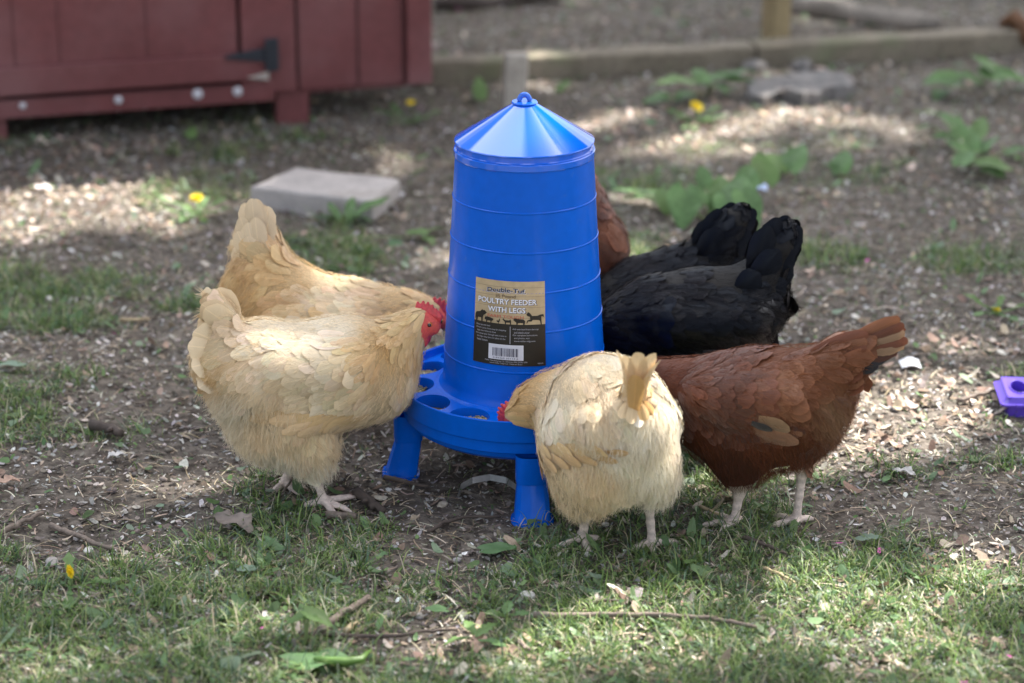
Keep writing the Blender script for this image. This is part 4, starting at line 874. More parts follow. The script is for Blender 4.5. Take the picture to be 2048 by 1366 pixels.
# ---- buff hen behind, tail held high
def hen_back_left():
    w_ = mkW(lambda px: .22+(px-650)*.00006)
    foot = lambda px: GP(px, 842)
    h = bird('golden buff hen with upright tail standing behind the pale buff hen, left of the feeder', w_, w_(640, 842), F_BUFF,
        [((522, 590, 80), (580, 625, 92), (660, 655, 96), (725, 655, 92), (768, 645, 66), (812, 628, 37), (848, 618, 24)), ((540, 570, 78), (514, 492, 45), (508, 440, 25))],
        [((560, 690, 80), (640, 720, 84))], [((560, 650, 60, .055*s), (700, 660, 66, .055*s)) for s in (-1, 1)],
        (w_(868, 630), (.9, 0, -.75), (.7, 0, .9)), [(w_(625, 770, -.04), foot(640), [foot(680), foot(668)+[0, .03, 0], foot(668)-[0, .03, 0], foot(612)], w_(620, 740, -.04)), (w_(650, 770, .04), foot(660)+[0, .08, 0], [foot(700)+[0, .08, 0], foot(690)+[0, .11, 0], foot(632)+[0, .08, 0]], w_(640, 740, .04))],
        [(850, 610, (-.95, 0, -.1), 'hackle', TAWNY), (800, 620, (-.95, 0, -.25), 'hackle', TAWNY), (770, 690, (-.8, 0, -.6), 'breast', CREAM), (720, 590, (-1, 0, .05), 'back', CREAM), (660, 580, (-.9, 0, .35), 'back', CREAM), (680, 660, (-.96, 0, -.2), 'wing', CREAM), (600, 660, (-.96, 0, -.1), 'wing', TAWNY),
         (610, 560, (-.85, 0, .45), 'saddle', TAWNY), (560, 540, (-.7, 0, .3), 'cover', TAWNY), (530, 560, (-.6, 0, -.5), 'cover', TAWNY), (520, 490, (-.25, 0, .95), 'tail', CREAM), (500, 450, (-.1, 0, 1), 'tail', CREAM), (470, 560, (-.4, 0, -.8), 'fluff', TAWNY), (480, 640, (-.3, 0, -.95), 'fluff', TAWNY), (600, 760, (0, 0, -1), 'fluff', CREAM)], CREAM, fuzz=14000)
    it = []
    for bx, by, tx, ty, dy in [(515, 500, 482, 402, -.03), (520, 500, 500, 396, -.036), (525, 500, 522, 400, -.032), (530, 495, 540, 412, -.026), (510, 520, 472, 430, -.036), (525, 510, 546, 432, -.034), (515, 520, 494, 436, -.046), (525, 520, 520, 434, -.048), (508, 530, 468, 456, -.044), (532, 520, 552, 456, -.03), (515, 540, 496, 470, -.052), (528, 540, 528, 474, -.05), (506, 560, 458, 486, -.04),
                              (515, 500, 482, 402, .03), (520, 500, 505, 398, .034), (525, 500, 528, 404, .03), (530, 495, 542, 420, .024), (510, 520, 474, 436, .034), (520, 505, 510, 398, 0), (528, 505, 534, 405, 0), (515, 505, 488, 402, 0)]:
        it.append((w_(508+(bx-508)*.75, by, dy*.7), w_(508+(tx-508)*.74+(ty % 7-3)*2, ty+(tx % 5)*2, dy*.7), .034, (-.1, -1 if dy <= 0 else 1, .3), .06))
    h.quills('tail', it, CREAM, curl=.02)
    for s in (-1, 1): h.wing([(w_(740, 620), w_(730, 720), 6, (-.97, 0, -.15), .05, .034, .002, CREAM), (w_(690, 610), w_(680, 720), 6, (-.97, 0, -.15), .055, .034, .003, TAWNY), (w_(640, 630), w_(630, 710), 5, (-.97, 0, -.05), .06, .034, .004, CREAM), (w_(680, 700), w_(560, 690), 6, (-.98, 0, .05), .08, .022, .005, GOLD)], (0, s, .2), CREAM)
hen_back_left()

# ---- buff hen in front on the right, seen from behind, head down in the trough
def hen_front_right():
    w0 = lambda px, py, yw: W(px, py, yw)
    def cw(*it): return [(W(a, b, y), R(W(a, b, y), r)) for a, b, y, r in it]
    h = Hen('pale buff hen seen from behind with her head down in the front of the trough', 'hens feeding at the blue feeder', W(1235, 1088, -.31), F_BUFF, None, step=.0032)
    h.chain(cw((1258, 850, -.385, 82), (1222, 835, -.31, 118), (1192, 815, -.23, 101), (1154, 805, -.185, 70)), .045)
    h.chain(cw((1262, 820, -.42, 44), (1270, 785, -.452, 20), (1274, 755, -.462, 11)), .025)
    h.chain(cw((1150, 800, -.19, 70), (1098, 800, -.19, 48), (1062, 812, -.19, 32), (1043, 826, -.188, 25)), .035)
    h.chain(cw((1220, 885, -.33, 114), (1228, 905, -.345, 98)), .05)
    h.chain(cw((1166, 900, -.30, 80), (1164, 940, -.32, 62)), .05)
    h.chain(cw((1185, 930, -.34, 80), (1172, 972, -.33, 46), (1168, 1000, -.32, 24)), .035); h.chain(cw((1298, 920, -.34, 64), (1308, 955, -.33, 40), (1304, 982, -.32, 22)), .035)
    h.chain(cw((1122, 850, -.235, 56), (1150, 862, -.33, 66), (1194, 855, -.41, 50)), .014); h.chain(cw((1300, 815, -.235, 44), (1315, 845, -.31, 48), (1300, 845, -.40, 42)), .016)
    h.head(W(1033, 836, -.186), (-.38, .25, -.95), (-1, .15, .42), 1.0)
    f1 = GP(1166, 1090); f2 = GP(1304, 1096)
    h.leg(W(1170, 1030, -.315), f1, [GP(1112, 1098), GP(1158, 1066), GP(1200, 1080), GP(1180, 1108)], knee=W(1172, 1000, -.325)); h.leg(W(1298, 1010, -.315), f2, [GP(1262, 1104), GP(1300, 1074), GP(1358, 1088), GP(1306, 1112)], knee=W(1302, 985, -.325))
    g = lambda px, py, yw, d, kind, col: h.g(W(px, py, yw), d, kind, col)
    g(1055, 810, -.19, (.9, 0, .25), 'hackle', GOLD); g(1090, 790, -.19, (.9, -.1, .3), 'hackle', GOLD); g(1110, 775, -.18, (.75, -.5, .2), 'hackle', TAWNY); g(1095, 840, -.20, (.6, -.3, -.6), 'hackle', GOLD)
    g(1130, 760, -.22, (.45, -.85, -.1), 'back', CREAM); g(1180, 740, -.22, (.3, -.95, 0), 'back', CREAM); g(1230, 740, -.28, (.2, -.95, 0), 'back', LIGHT); g(1310, 780, -.3, (.1, -.95, -.35), 'back', LIGHT)
    g(1090, 830, -.25, (.3, -.6, -.75), 'wing', CREAM); g(1140, 840, -.36, (.45, -.5, -.75), 'wing', LIGHT); g(1200, 830, -.42, (.35, -.4, -.85), 'saddle', CREAM); g(1180, 790, -.35, (.45, -.7, -.5), 'saddle', CREAM)
    g(1240, 780, -.42, (.25, -.9, .1), 'saddle', CREAM); g(1265, 790, -.45, (.1, -.5, .85), 'cover', TAWNY); g(1275, 750, -.47, (.1, -.2, .95), 'hackle', TAWNY); g(1260, 850, -.46, (.05, -.6, -.75), 'thigh', PALE)
    g(1340, 840, -.34, (.05, -.6, -.8), 'wing', LIGHT); g(1290, 860, -.45, (.1, -.5, -.9), 'fluff', PALE); g(1240, 930, -.45, (0, -.3, -1), 'fluff', PALE); g(1215, 900, -.46, (-.3, -.5, -1), 'fluff', (.88, .83, .72)); g(1270, 870, -.47, (.3, -.7, -.3), 'fluff', (.88, .83, .72)); g(1200, 815, -.43, (.5, -.6, -.7), 'fluff', (.88, .83, .72)); g(1320, 930, -.42, (.1, -.2, -1), 'fluff', PALE)
    g(1150, 930, -.42, (.05, -.1, -1), 'thigh', CREAM); g(1110, 930, -.35, (.1, 0, -1), 'thigh', CREAM); g(1190, 960, -.43, (.1, -.1, -1), 'fluff', CREAM); g(1170, 1020, -.33, (0, 0, -1), 'fluff', CREAM); g(1300, 1000, -.33, (0, 0, -1), 'fluff', PALE); g(1235, 960, -.25, (0, 0, -1), 'fluff', CREAM); g(1110, 860, -.17, (.2, .2, -1), 'breast', CREAM)
    h.finish(fuzz=20000)
    it = []; TA = (.70, .47, .21); TB = (.60, .36, .13); TC = (.78, .60, .36)
    for bx, by, tx, ty, y0, y1, wd, nrm, c in [(1262, 816, 1252, 706, -.455, -.482, .022, (-.9, -.5, 0), TC), (1264, 818, 1262, 712, -.460, -.492, .026, (-.5, -.9, 0), TC), (1268, 820, 1280, 702, -.462, -.502, .030, (-.1, -1, .1), TC), (1270, 820, 1296, 704, -.460, -.500, .030, (.4, -.9, .1), TC), (1272, 818, 1304, 722, -.455, -.490, .026, (.8, -.6, 0), TC),
                                     (1266, 832, 1276, 752, -.478, -.508, .026, (-.2, -1, .2), TB), (1262, 828, 1258, 762, -.470, -.494, .020, (-.9, -.5, 0), TA), (1272, 830, 1286, 756, -.472, -.500, .022, (.6, -.8, 0), TA), (1276, 796, 1306, 830, -.470, -.484, .016, (.3, -1, 0), TB), (1272, 800, 1294, 842, -.476, -.492, .018, (0, -1, 0), TA), (1258, 802, 1240, 838, -.470, -.487, .016, (-.3, -1, 0), TC), (1266, 806, 1262, 848, -.480, -.492, .018, (0, -1, 0), TC), (1268, 812, 1280, 856, -.478, -.494, .016, (0, -1, 0), PALE), (1254, 800, 1226, 822, -.455, -.478, .018, (-.4, -1, .2), CREAM), (1280, 798, 1316, 816, -.455, -.476, .018, (.4, -1, .2), CREAM)]:
        it.append((W(bx, by, y0), W(tx, ty-(12 if ty < 780 else 0), y1), wd, nrm, .03, c))
    h.quills('tail', it, TAWNY, curl=.14)
    h.wing([(W(1105, 790, -.24), W(1090, 870, -.24), 6, (.35, -.7, -.6), .05, .030, .001, CREAM), (W(1135, 780, -.3), W(1110, 885, -.3), 7, (.4, -.6, -.6), .052, .030, .002, LIGHT), (W(1170, 800, -.36), W(1150, 885, -.36), 5, (.45, -.5, -.5), .055, .030, .003, CREAM),
            (W(1085, 872, -.25), W(1190, 880, -.40), 9, (.75, -.62, -.10), .058, .022, .007, TAWNY), (W(1085, 890, -.25), W(1200, 898, -.42), 9, (.76, -.62, -.05), .060, .016, .011, (.58, .38, .18))], (-.85, -.5, .1), CREAM)
    h.wing([(W(1335, 790, -.28), W(1345, 860, -.28), 5, (.05, -.9, -.4), .05, .030, .001, LIGHT), (W(1335, 800, -.34), W(1340, 870, -.34), 5, (-.1, -.85, -.5), .05, .030, .002, LIGHT)], (.9, -.3, .1), LIGHT)
hen_front_right()

RUST = (.140, .043, .018); DARKR = (.078, .025, .013); WARM = (.205, .078, .032); TANR = (.28, .17, .095)
def hen_brown():
    w_ = mkW(lambda px: -.225+(1530-px)*.00036)
    h = bird('chestnut brown hen standing on the right with her tail held out to the right', w_, w_(1530, 1050), F_BROWN,
        [((1655, 775, 60), (1600, 792, 92), (1510, 800, 102), (1420, 805, 90), (1345, 785, 62), (1285, 768, 42), (1252, 758, 28)), ((1640, 755, 62), (1695, 715, 40), (1745, 692, 24))],
        [((1612, 838, 72), (1550, 852, 76), (1475, 860, 78), (1420, 832, 72))] + [((1475, 885, 60, .03*s), (1476, 930, 38, .03*s), (1476, 958, 20, .03*s)) for s in (-1,)] + [((1588, 856, 54, .03), (1600, 892, 26, .03))],
        [((1575, 800, 52, .055*s), (1470, 800, 62, .058*s), (1410, 790, 55, .05*s)) for s in (-1, 1)],
        (w_(1236, 752), (-.95, .2, -.35), (-.35, 0, 1)),
        [(w_(1479, 985, -.03), GP(1468, 1052), [GP(1396, 1058), GP(1420, 1032), GP(1440, 1066), GP(1484, 1044)], w_(1478, 950, -.03)), (w_(1604, 945, .03), GP(1592, 1050), [GP(1540, 1056), GP(1548, 1036), GP(1584, 1072), GP(1626, 1042)], w_(1598, 925, .03))],
        [(1290, 760, (.9, 0, -.1), 'hackle', DARKR), (1340, 760, (.9, 0, -.25), 'hackle', RUST), (1380, 780, (.85, 0, -.4), 'hackle', RUST), (1340, 820, (.6, 0, -.7), 'breast', DARKR), (1400, 890, (.6, 0, -.6), 'breast', RUST), (1440, 720, (1, 0, .0), 'back', RUST), (1520, 710, (1, 0, .05), 'back', RUST), (1450, 790, (.95, 0, -.25), 'wing', DARKR), (1540, 770, (.9, 0, -.3), 'wing', WARM),
         (1590, 740, (.9, 0, -.2), 'saddle', WARM), (1640, 760, (.85, 0, -.35), 'saddle', WARM), (1690, 720, (.9, 0, .35), 'saddle', WARM), (1750, 690, (.95, 0, .25), 'tail', WARM), (1700, 770, (.6, 0, -.55), 'cover', RUST), (1670, 860, (.3, 0, -.9), 'fluff', TANR), (1600, 880, (.4, 0, -.8), 'thigh', RUST), (1530, 880, (.5, 0, -.7), 'thigh', RUST), (1480, 930, (.15, 0, -1), 'thigh', DARKR), (1540, 940, (.3, 0, -.9), 'fluff', RUST), (1600, 930, (.2, 0, -1), 'fluff', RUST)], RUST, step=.0032, fuzz=18000, vary=.2, fuzz_w=.0007)
    it = []; BLK = (.020, .018, .022)
    Q = []; r_ = random.Random(4)
    for sd in (-1, 1):
        for i in range(8):                    # main tail, upper to lower, warm above and black beneath
            f = i/7; Q.append((1672+14*f, 698+36*f, 1800+20*math.sin(f*3.0)-44*f*f+r_.uniform(-4, 4), 640+88*f+r_.uniform(-4, 4), sd*(.004+.012*f), (WARM, RUST, TANR, RUST, TANR, DARKR, BLK, BLK)[i], .025))
        for i in range(9):                    # coverts over its root
            f = i/8; Q.append((1622+18*f, 704+70*f, 1724+r_.uniform(-12, 16)-10*f, 668+108*f, sd*(.020+.010*math.sin(f*3.1)), WARM if i % 2 else RUST, .026))
        for i in range(6):
            f = i/5; Q.append((1660, 712+50*f, 1762+r_.uniform(-10, 8)-20*f, 676+62*f, sd*.014, RUST if i % 2 else WARM, .022))
    for bx, by, tx, ty, dy, c, wd in Q:
        it.append((w_(bx, by, dy), w_(tx, ty, dy), wd, (0, -1 if dy <= 0 else 1, .45), .05, c))
    h.quills('tail', it, RUST, vary=.15, curl=-.03)
    for s in (-1, 1): h.wing([(w_(1395, 760), w_(1400, 830), 6, (.95, 0, -.25), .05, .030, .001, DARKR), (w_(1435, 745), w_(1440, 830), 7, (.95, 0, -.22), .052, .030, .002, RUST), (w_(1480, 745), w_(1480, 800), 5, (.93, 0, -.2), .052, .030, .003, RUST), (w_(1530, 745), w_(1560, 790), 5, (.85, 0, -.35), .05, .028, .004, WARM),
                (w_(1420, 845), w_(1480, 822), 5, (.97, 0, .08), .085, .020, .0045, DARKR), (w_(1440, 850), w_(1470, 836), 3, (.97, 0, .16), .100, .018, .0055, (.20, .085, .040)), (w_(1474, 806), w_(1474, 806), 1, (1, 0, -.02), .082, .032, .0085, (.25, .15, .08)), (w_(1476, 808), w_(1476, 808), 1, (1, 0, -.01), .050, .015, .0100, (.03, .026, .026)), (w_(1464, 824), w_(1464, 824), 1, (1, 0, .06), .100, .026, .0098, (.24, .115, .06))], (0, s, .12), RUST)
hen_brown()

BK = (.0032, .0030, .0038); BK_SHEEN = (.0070, .0052, .0050)  # second black holds the brownish sheen of neck and back as colour
def hen_black_front():
    w_ = mkW(lambda px: .12+(px-1380)*.0001); foot = lambda px, d=0: GP(px, 884)+[0, d, 0]
    h = bird('glossy black hen nearer the camera of the two, just above the chestnut hen\'s back', w_, w_(1420, 884), F_BLACK,
        [((1530, 605, 56), (1460, 622, 86), (1380, 634, 94), (1295, 642, 84), (1235, 655, 55), (1200, 672, 34)), ((1490, 600, 64), (1530, 545, 38), (1560, 490, 24), (1575, 460, 14))],
        [((1480, 665, 56), (1380, 690, 70), (1320, 700, 60))], [((1490, 640, 50, .05*s), (1330, 640, 60, .055*s)) for s in (-1, 1)],
        (w_(1188, 690), (-.6, 0, -.8), (-.8, 0, .6)), [(w_(1400, 790, -.035), foot(1392), [foot(1352), foot(1362, .03), foot(1362, -.03), foot(1420)], w_(1400, 750, -.035)), (w_(1440, 790, .035), foot(1432, .07), [foot(1392, .07), foot(1402, .1), foot(1460, .07)], w_(1440, 750, .035))],
        [(1230, 640, (.95, 0, .1), 'hackle', BK_SHEEN), (1260, 600, (.95, 0, .1), 'hackle', BK_SHEEN), (1340, 560, (1, 0, 0), 'back', BK_SHEEN), (1420, 550, (1, 0, .05), 'back', BK_SHEEN), (1300, 680, (.8, 0, -.4), 'wing', BK), (1380, 640, (.95, 0, -.15), 'wing', BK), (1460, 580, (.85, 0, .1), 'cover', BK), (1460, 640, (.85, 0, -.3), 'cover', BK),
         (1540, 640, (.5, 0, -.5), 'cover', BK), (1550, 580, (.6, 0, .4), 'cover', BK), (1560, 490, (.45, 0, .9), 'tail', BK), (1480, 700, (.3, 0, -.9), 'fluff', (.05, .035, .032)), (1350, 740, (.2, 0, -1), 'fluff', BK)], BK, fuzz=9000, vary=.3, fuzz_w=.0006, under=.6)
    it = []
    for bx, by, tx, ty, dy in [(1510, 560, 1556, 436, -.012), (1515, 560, 1576, 432, 0), (1520, 565, 1594, 438, .012), (1525, 570, 1600, 452, -.014), (1525, 572, 1598, 470, .016), (1500, 560, 1538, 452, -.022), (1500, 562, 1530, 458, .02), (1520, 575, 1586, 500, -.026), (1525, 590, 1582, 525, -.028), (1495, 575, 1560, 500, -.034), (1470, 590, 1520, 545, -.05), (1510, 600, 1572, 560, -.04), (1500, 625, 1566, 600, -.046), (1490, 650, 1558, 640, -.05), (1480, 670, 1535, 680, -.046), (1520, 575, 1590, 490, .024)]:
        it.append((w_(bx, by, dy), w_(tx, ty, dy), .044, (0, -1 if dy <= 0 else 1, .2), .06))
    h.quills('tail', it, BK, vary=.25, curl=-.03)
    for s in (-1, 1): h.wing([(w_(1290, 600), w_(1280, 700), 6, (.97, 0, -.1), .055, .036, .002, BK), (w_(1340, 590), w_(1330, 700), 6, (.97, 0, -.1), .06, .038, .003, BK), (w_(1390, 600), w_(1380, 690), 5, (.95, 0, -.1), .06, .038, .004, BK), (w_(1320, 690), w_(1400, 685), 5, (.98, 0, -.02), .10, .022, .005, (.035, .03, .03))], (0, s, .12), BK)
hen_black_front()
def hen_black_back():
    w_ = mkW(lambda px: .37+(px-1380)*.0001); foot = lambda px, d=0: GP(px, 838)+[0, d, 0]
    h = bird('black hen farther back, only her raised tail and back seen above the nearer black hen', w_, w_(1320, 838), F_BLACK,
        [((1430, 550, 52), (1360, 572, 78), (1275, 592, 74), (1215, 612, 50), (1170, 640, 30)), ((1400, 540, 56), (1435, 480, 36), (1470, 440, 20), (1485, 428, 12))],
        [((1370, 620, 70), (1290, 640, 70))], [],
        (w_(1150, 660), (-.6, 0, -.8), (-.8, 0, .6)), [(w_(1300, 760, -.035), foot(1302), [foot(1266), foot(1276, .03), foot(1276, -.03), foot(1326)], w_(1300, 710, -.035)), (w_(1330, 760, .035), foot(1332, .07), [foot(1296, .07), foot(1306, .1), foot(1356, .07)], w_(1330, 710, .035))],
        [(1220, 590, (.95, 0, .1), 'hackle', BK_SHEEN), (1290, 540, (.95, 0, .1), 'back', BK_SHEEN), (1360, 510, (.9, 0, .2), 'saddle', BK_SHEEN), (1340, 600, (.9, 0, -.2), 'wing', BK), (1400, 500, (.6, 0, .7), 'cover', BK), (1460, 450, (.6, 0, .8), 'tail', BK), (1420, 600, (.4, 0, -.8), 'fluff', BK), (1320, 660, (.2, 0, -1), 'fluff', BK)], BK, fuzz=7000, vary=.3, fuzz_w=.0006, under=.6, )
    it = []
    for bx, by, tx, ty, dy in [(1400, 530, 1440, 418, -.01), (1405, 530, 1468, 406, 0), (1410, 530, 1492, 404, .01), (1415, 535, 1510, 418, -.012), (1420, 540, 1512, 436, .014), (1395, 530, 1420, 436, -.02), (1395, 530, 1412, 442, .02), (1425, 545, 1500, 462, -.022), (1430, 550, 1488, 490, -.026), (1400, 545, 1470, 462, -.032), (1390, 540, 1440, 455, -.036), (1425, 550, 1496, 478, .02), (1420, 560, 1480, 520, -.034)]:
        it.append((w_(bx, by, dy), w_(tx, ty, dy), .044, (0, -1 if dy <= 0 else 1, .2), .06))
    h.quills('tail', it, BK, vary=.25, curl=-.03)
hen_black_back()
def hen_red_behind():
    w_ = mkW(lambda px: .46); foot = lambda px, d=0: GP(px, 818)+[0, d, 0]; RB_ = (.22, .075, .032); RB2 = (.13, .045, .028)
    h = bird('rusty red hen standing behind the feeder, mostly hidden, her rump showing at its right side', w_, w_(1110, 818), F_BROWN,
        [((1188, 492, 74), (1130, 505, 84), (1060, 520, 76), (1010, 540, 52), (980, 570, 32)), ((1170, 470, 62), (1158, 410, 52), (1160, 362, 34))],
        [((1150, 560, 70), (1090, 590, 70))], [],
        (w_(966, 595), (-.6, 0, -.8), (-.8, 0, .6)), [(w_(1090, 700, -.035), foot(1090), [foot(1056), foot(1066, .03), foot(1066, -.03), foot(1114)], w_(1090, 650, -.035)), (w_(1130, 700, .035), foot(1130, .07), [foot(1096, .07), foot(1106, .1), foot(1154, .07)], w_(1130, 650, .035))],
        [(1000, 540, (.8, 0, .2), 'hackle', RB2), (1100, 430, (.9, 0, .3), 'back', RB_), (1190, 500, (.6, 0, -.7), 'saddle', RB_), (1240, 480, (.4, 0, -.9), 'cover', RB_), (1200, 420, (.5, 0, -.6), 'tail', RB2), (1180, 360, (.5, 0, -.3), 'tail', RB2), (1150, 600, (.2, 0, -1), 'fluff', RB_)], RB_, fuzz=7000, vary=.45)
hen_red_behind()
# ------------------------------------------------------------ plants
m_plant = mat('broad leaf', (.115, .215, .075), .5, spec=.4, trans=.3, noise=[(12, .3), (70, .2)], bump=(90, .3, .002))
m_plant2 = mat('young leaf', (.13, .225, .07), .5, spec=.4, trans=.35, noise=[(20, .2)]); m_grey = mat('silvery leaf', (.20, .28, .21), .6, spec=.3, trans=.2, noise=[(20, .15)])
m_stalk = mat('stalk', (.20, .27, .11), .55, noise=[(30, .2)]); m_yel = mat('dandelion yellow', (.80, .62, .01), .6, trans=.2, noise=[(90, .1)])
def leaf_mesh(L, Wd, kind='heart', wav=.06, seed=0, fold=.15, droop=.25):
    rs = random.Random(seed); n, m = 14, 4; V = []; F = []; ph = rs.uniform(0, 6)
    for i in range(n+1):
        t = i/n
        if kind == 'heart': w_ = math.sin(PI*min(1, t**.62*1.0))**.75 if t < 1 else 0; w_ = max(w_, .02) if 0 < t < 1 else (.35 if t == 0 else .01)
        elif kind == 'lobed': w_ = (math.sin(PI*t)**.6)*(.55+.45*abs(math.sin(t*PI*4.2+ph))); w_ = max(w_, .03)
        elif kind == 'tooth': w_ = (.18+.82*t)*(.35+.65*abs(math.sin(t*PI*4.5)))*(1 if t < .85 else (1-t)/.15+.05)
        else: w_ = max(.03, math.sin(PI*t)**.8)
        for j in range(-m, m+1):
            s = j/m; back = -.16*L*(s*s) if kind == 'heart' and t < .3 else 0
            x = t*L+back*(1-t/.3 if t < .3 else 0); y = s*w_*Wd/2; z = abs(s)*fold*w_*Wd/2+wav*L*.4*math.sin(t*11+s*3+ph)*abs(s)-droop*L*t*t
            V.append((x, y, z))
    k = 2*m+1
    for i in range(n):
        for j in range(2*m): a = i*k+j; F.append((a, a+k, a+k+1, a+1))
    return mesh_py('leaf', V, F, True)
def orient(o, p, yaw, tilt, roll=0): o.location = p; o.rotation_euler = (Matrix.Rotation(yaw, 3, 'Z') @ Matrix.Rotation(-tilt, 3, 'Y') @ Matrix.Rotation(roll, 3, 'X')).to_euler()
def plant(name, label, cat, root_px, leaves, m=None, group=None, kind='heart', stalk=.0022):
    p0 = GP(*root_px); root = thing(name, label, cat, tuple(p0), 0, group)
    for i, (px, py, h, L, Wd, yaw, tilt, *mm) in enumerate(leaves):
        if kind == 'heart' and L >= .05 and py < 500: L *= 1.0; Wd *= 1.05
        q = G(px, py, p0[2]+h); yw = math.radians(yaw); d = np.array([math.cos(yw)*math.cos(math.radians(tilt)), math.sin(yw)*math.cos(math.radians(tilt)), math.sin(math.radians(tilt))]); b = q-d*L*.5-p0
        o = link('leaf', leaf_mesh(L, Wd, kind, seed=int(px*7+py)), mm[0] if mm else (m or m_plant), root); orient(o, b, yw, math.radians(tilt), random.uniform(-.3, .3))
        s = MB(); s.tube([(0, 0, -.005), b*.5+np.array([0, 0, .3*b[2]]), b+d*.006], [stalk, stalk*.85, stalk*.6], 6); s.build('stalk', m_stalk, o if False else root, True)
    return root
plant('broad_leaf_weed', 'large-leaved green weed growing just behind the black hens\' tails', 'weed', (1420, 440), [(1368, 412, .05, .10, .075, -95, -35), (1300, 382, .05, .075, .045, 165, 25), (1245, 378, .04, .065, .04, 175, 15), (1475, 375, .08, .09, .07, 75, 50), (1500, 418, .05, .10, .065, -70, -35), (1408, 352, .08, .065, .04, 100, 55), (1430, 400, .04, .07, .045, 110, 50), (1528, 330, .10, .085, .07, 95, 50, m_plant2), (1395, 385, .07, .06, .04, 140, 50), (1330, 395, .05, .07, .05, 120, 45, m_plant2), (1440, 372, .07, .07, .05, 95, 50, m_plant2), (1270, 392, .03, .06, .04, 200, 15), (1455, 415, .05, .08, .055, -80, -30), (1495, 350, .09, .07, .055, 80, 50)])
plant('broad_leaf_weed', 'green weed with two broad leaves right of the larger one behind the black hens', 'weed', (1590, 345), [(1592, 310, .06, .085, .065, 60, 50), (1548, 318, .05, .08, .07, 150, 25, m_plant2)])
plant('broad_leaf_weed', 'lone single-leaved green weed farthest right of the broad-leaved row', 'weed', (1690, 345), [(1684, 318, .045, .07, .055, 80, 45), (1665, 328, .03, .05, .04, 170, 15)])
plant('leafy_weed', 'straggly leafy weed at the right side behind the dirt, above the purple tray', 'weed', (1930, 330), [(1990, 325, .04, .09, .07, -20, 5, m_plant2), (1930, 310, .06, .07, .05, 60, 30), (1945, 275, .07, .07, .04, 80, 40), (1900, 235, .08, .08, .045, 120, 30), (1860, 222, .06, .07, .04, 160, 20), (1920, 255, .07, .07, .05, 90, 40), (1955, 300, .05, .07, .05, 30, 20, m_plant2), (1990, 340, .02, .06, .05, -50, 0), (1890, 270, .04, .06, .04, 190, 20), (2040, 295, .03, .07, .04, 10, 20), (1960, 250, .07, .07, .045, 70, 45, m_plant2), (1915, 290, .06, .06, .04, 150, 35), (1975, 285, .06, .07, .05, 40, 40), (1850, 250, .03, .06, .03, 210, 10)])
plant('broad_leaf_weed', 'dark leafy weed against the timber edging at the far right', 'weed', (1960, 175), [(1885, 155, .06, .10, .08, 190, 10), (1975, 125, .10, .10, .06, 140, 40), (2010, 145, .08, .12, .07, -10, 5), (2040, 150, .05, .10, .08, -20, 0), (1935, 150, .07, .08, .05, 170, 30), (1880, 185, .02, .07, .05, 240, 0)])
plant('broad_leaf_weed', 'green weed growing against the timber edging left of the flat rock', 'weed', (1420, 185), [(1350, 158, .07, .10, .09, 190, 15, m_plant2), (1400, 145, .07, .08, .05, 100, 30), (1460, 150, .06, .12, .05, -10, 10), (1440, 170, .04, .08, .05, -60, 5), (1480, 140, .07, .09, .05, 20, 20), (1365, 190, .02, .06, .05, 220, 5), (1310, 195, .02, .07, .05, 180, 0)])
plant('sapling_weed', 'little weed with one upright leaf beside the coop corner', 'weed', (962, 190), [(960, 172, .05, .07, .04, 90, 55, m_plant2)]); plant('sapling_weed', 'tiny weed under the timber edging right of the stake', 'weed', (1128, 178), [(1128, 168, .03, .05, .03, 40, 40, m_plant2)])
plant('seedling', 'lone bright seedling growing in front of the coop', 'seedling', (383, 275), [(384, 262, .03, .04, .03, 80, 40, m_plant2), (376, 268, .02, .03, .02, 160, 30, m_plant2)])
plant('grassy_weed', 'long-leaved weed drooping over the near corner of the concrete paver', 'weed', (690, 445), [(740, 405, .05, .11, .028, 40, 25), (700, 415, .04, .08, .025, 80, 45), (670, 420, .03, .07, .022, 120, 40), (655, 430, .02, .06, .02, 170, 15), (715, 430, .02, .07, .02, -20, 10)], kind='lance')
plant('pale_weed', 'pale green weed lying right of the buff hens by the feeder', 'weed', (850, 470), [(830, 462, .02, .05, .03, 170, 10, m_plant2), (875, 455, .02, .05, .03, 20, 15, m_plant2), (860, 478, .01, .04, .03, -60, 5, m_plant2), (610, 478, .015, .05, .04, 0, 10, m_grey)])
plant('leafy_seedling', 'tall seedling with drooping leaves standing over the sticks in front', 'seedling', (610, 1300), [(596, 1232, .052, .042, .026, 185, -10, m_plant2), (640, 1232, .054, .045, .030, -10, -15, m_plant2), (622, 1226, .056, .03, .02, 80, 10, m_plant2)], stalk=.0016)
plant('leafy_seedling', 'young divided-leaf seedling at the bottom right of the dark stick', 'seedling', (945, 1290), [(915, 1275, .02, .04, .022, 200, 10, m_plant2), (970, 1255, .03, .045, .02, 50, 20, m_plant2), (985, 1280, .025, .045, .022, -20, 10), (940, 1250, .03, .04, .02, 110, 20, m_plant2), (960, 1300, .012, .04, .02, -70, 0)], kind='lobed', stalk=.0012)
plant('leafy_seedling', 'small toothed seedling left of the standing leafy sprig, right of centre in front', 'seedling', (1010, 1240), [(1015, 1212, .03, .03, .018, 70, 30), (1040, 1225, .02, .03, .018, 0, 20), (990, 1225, .02, .03, .018, 170, 20, m_plant2)], kind='lobed', stalk=.001)
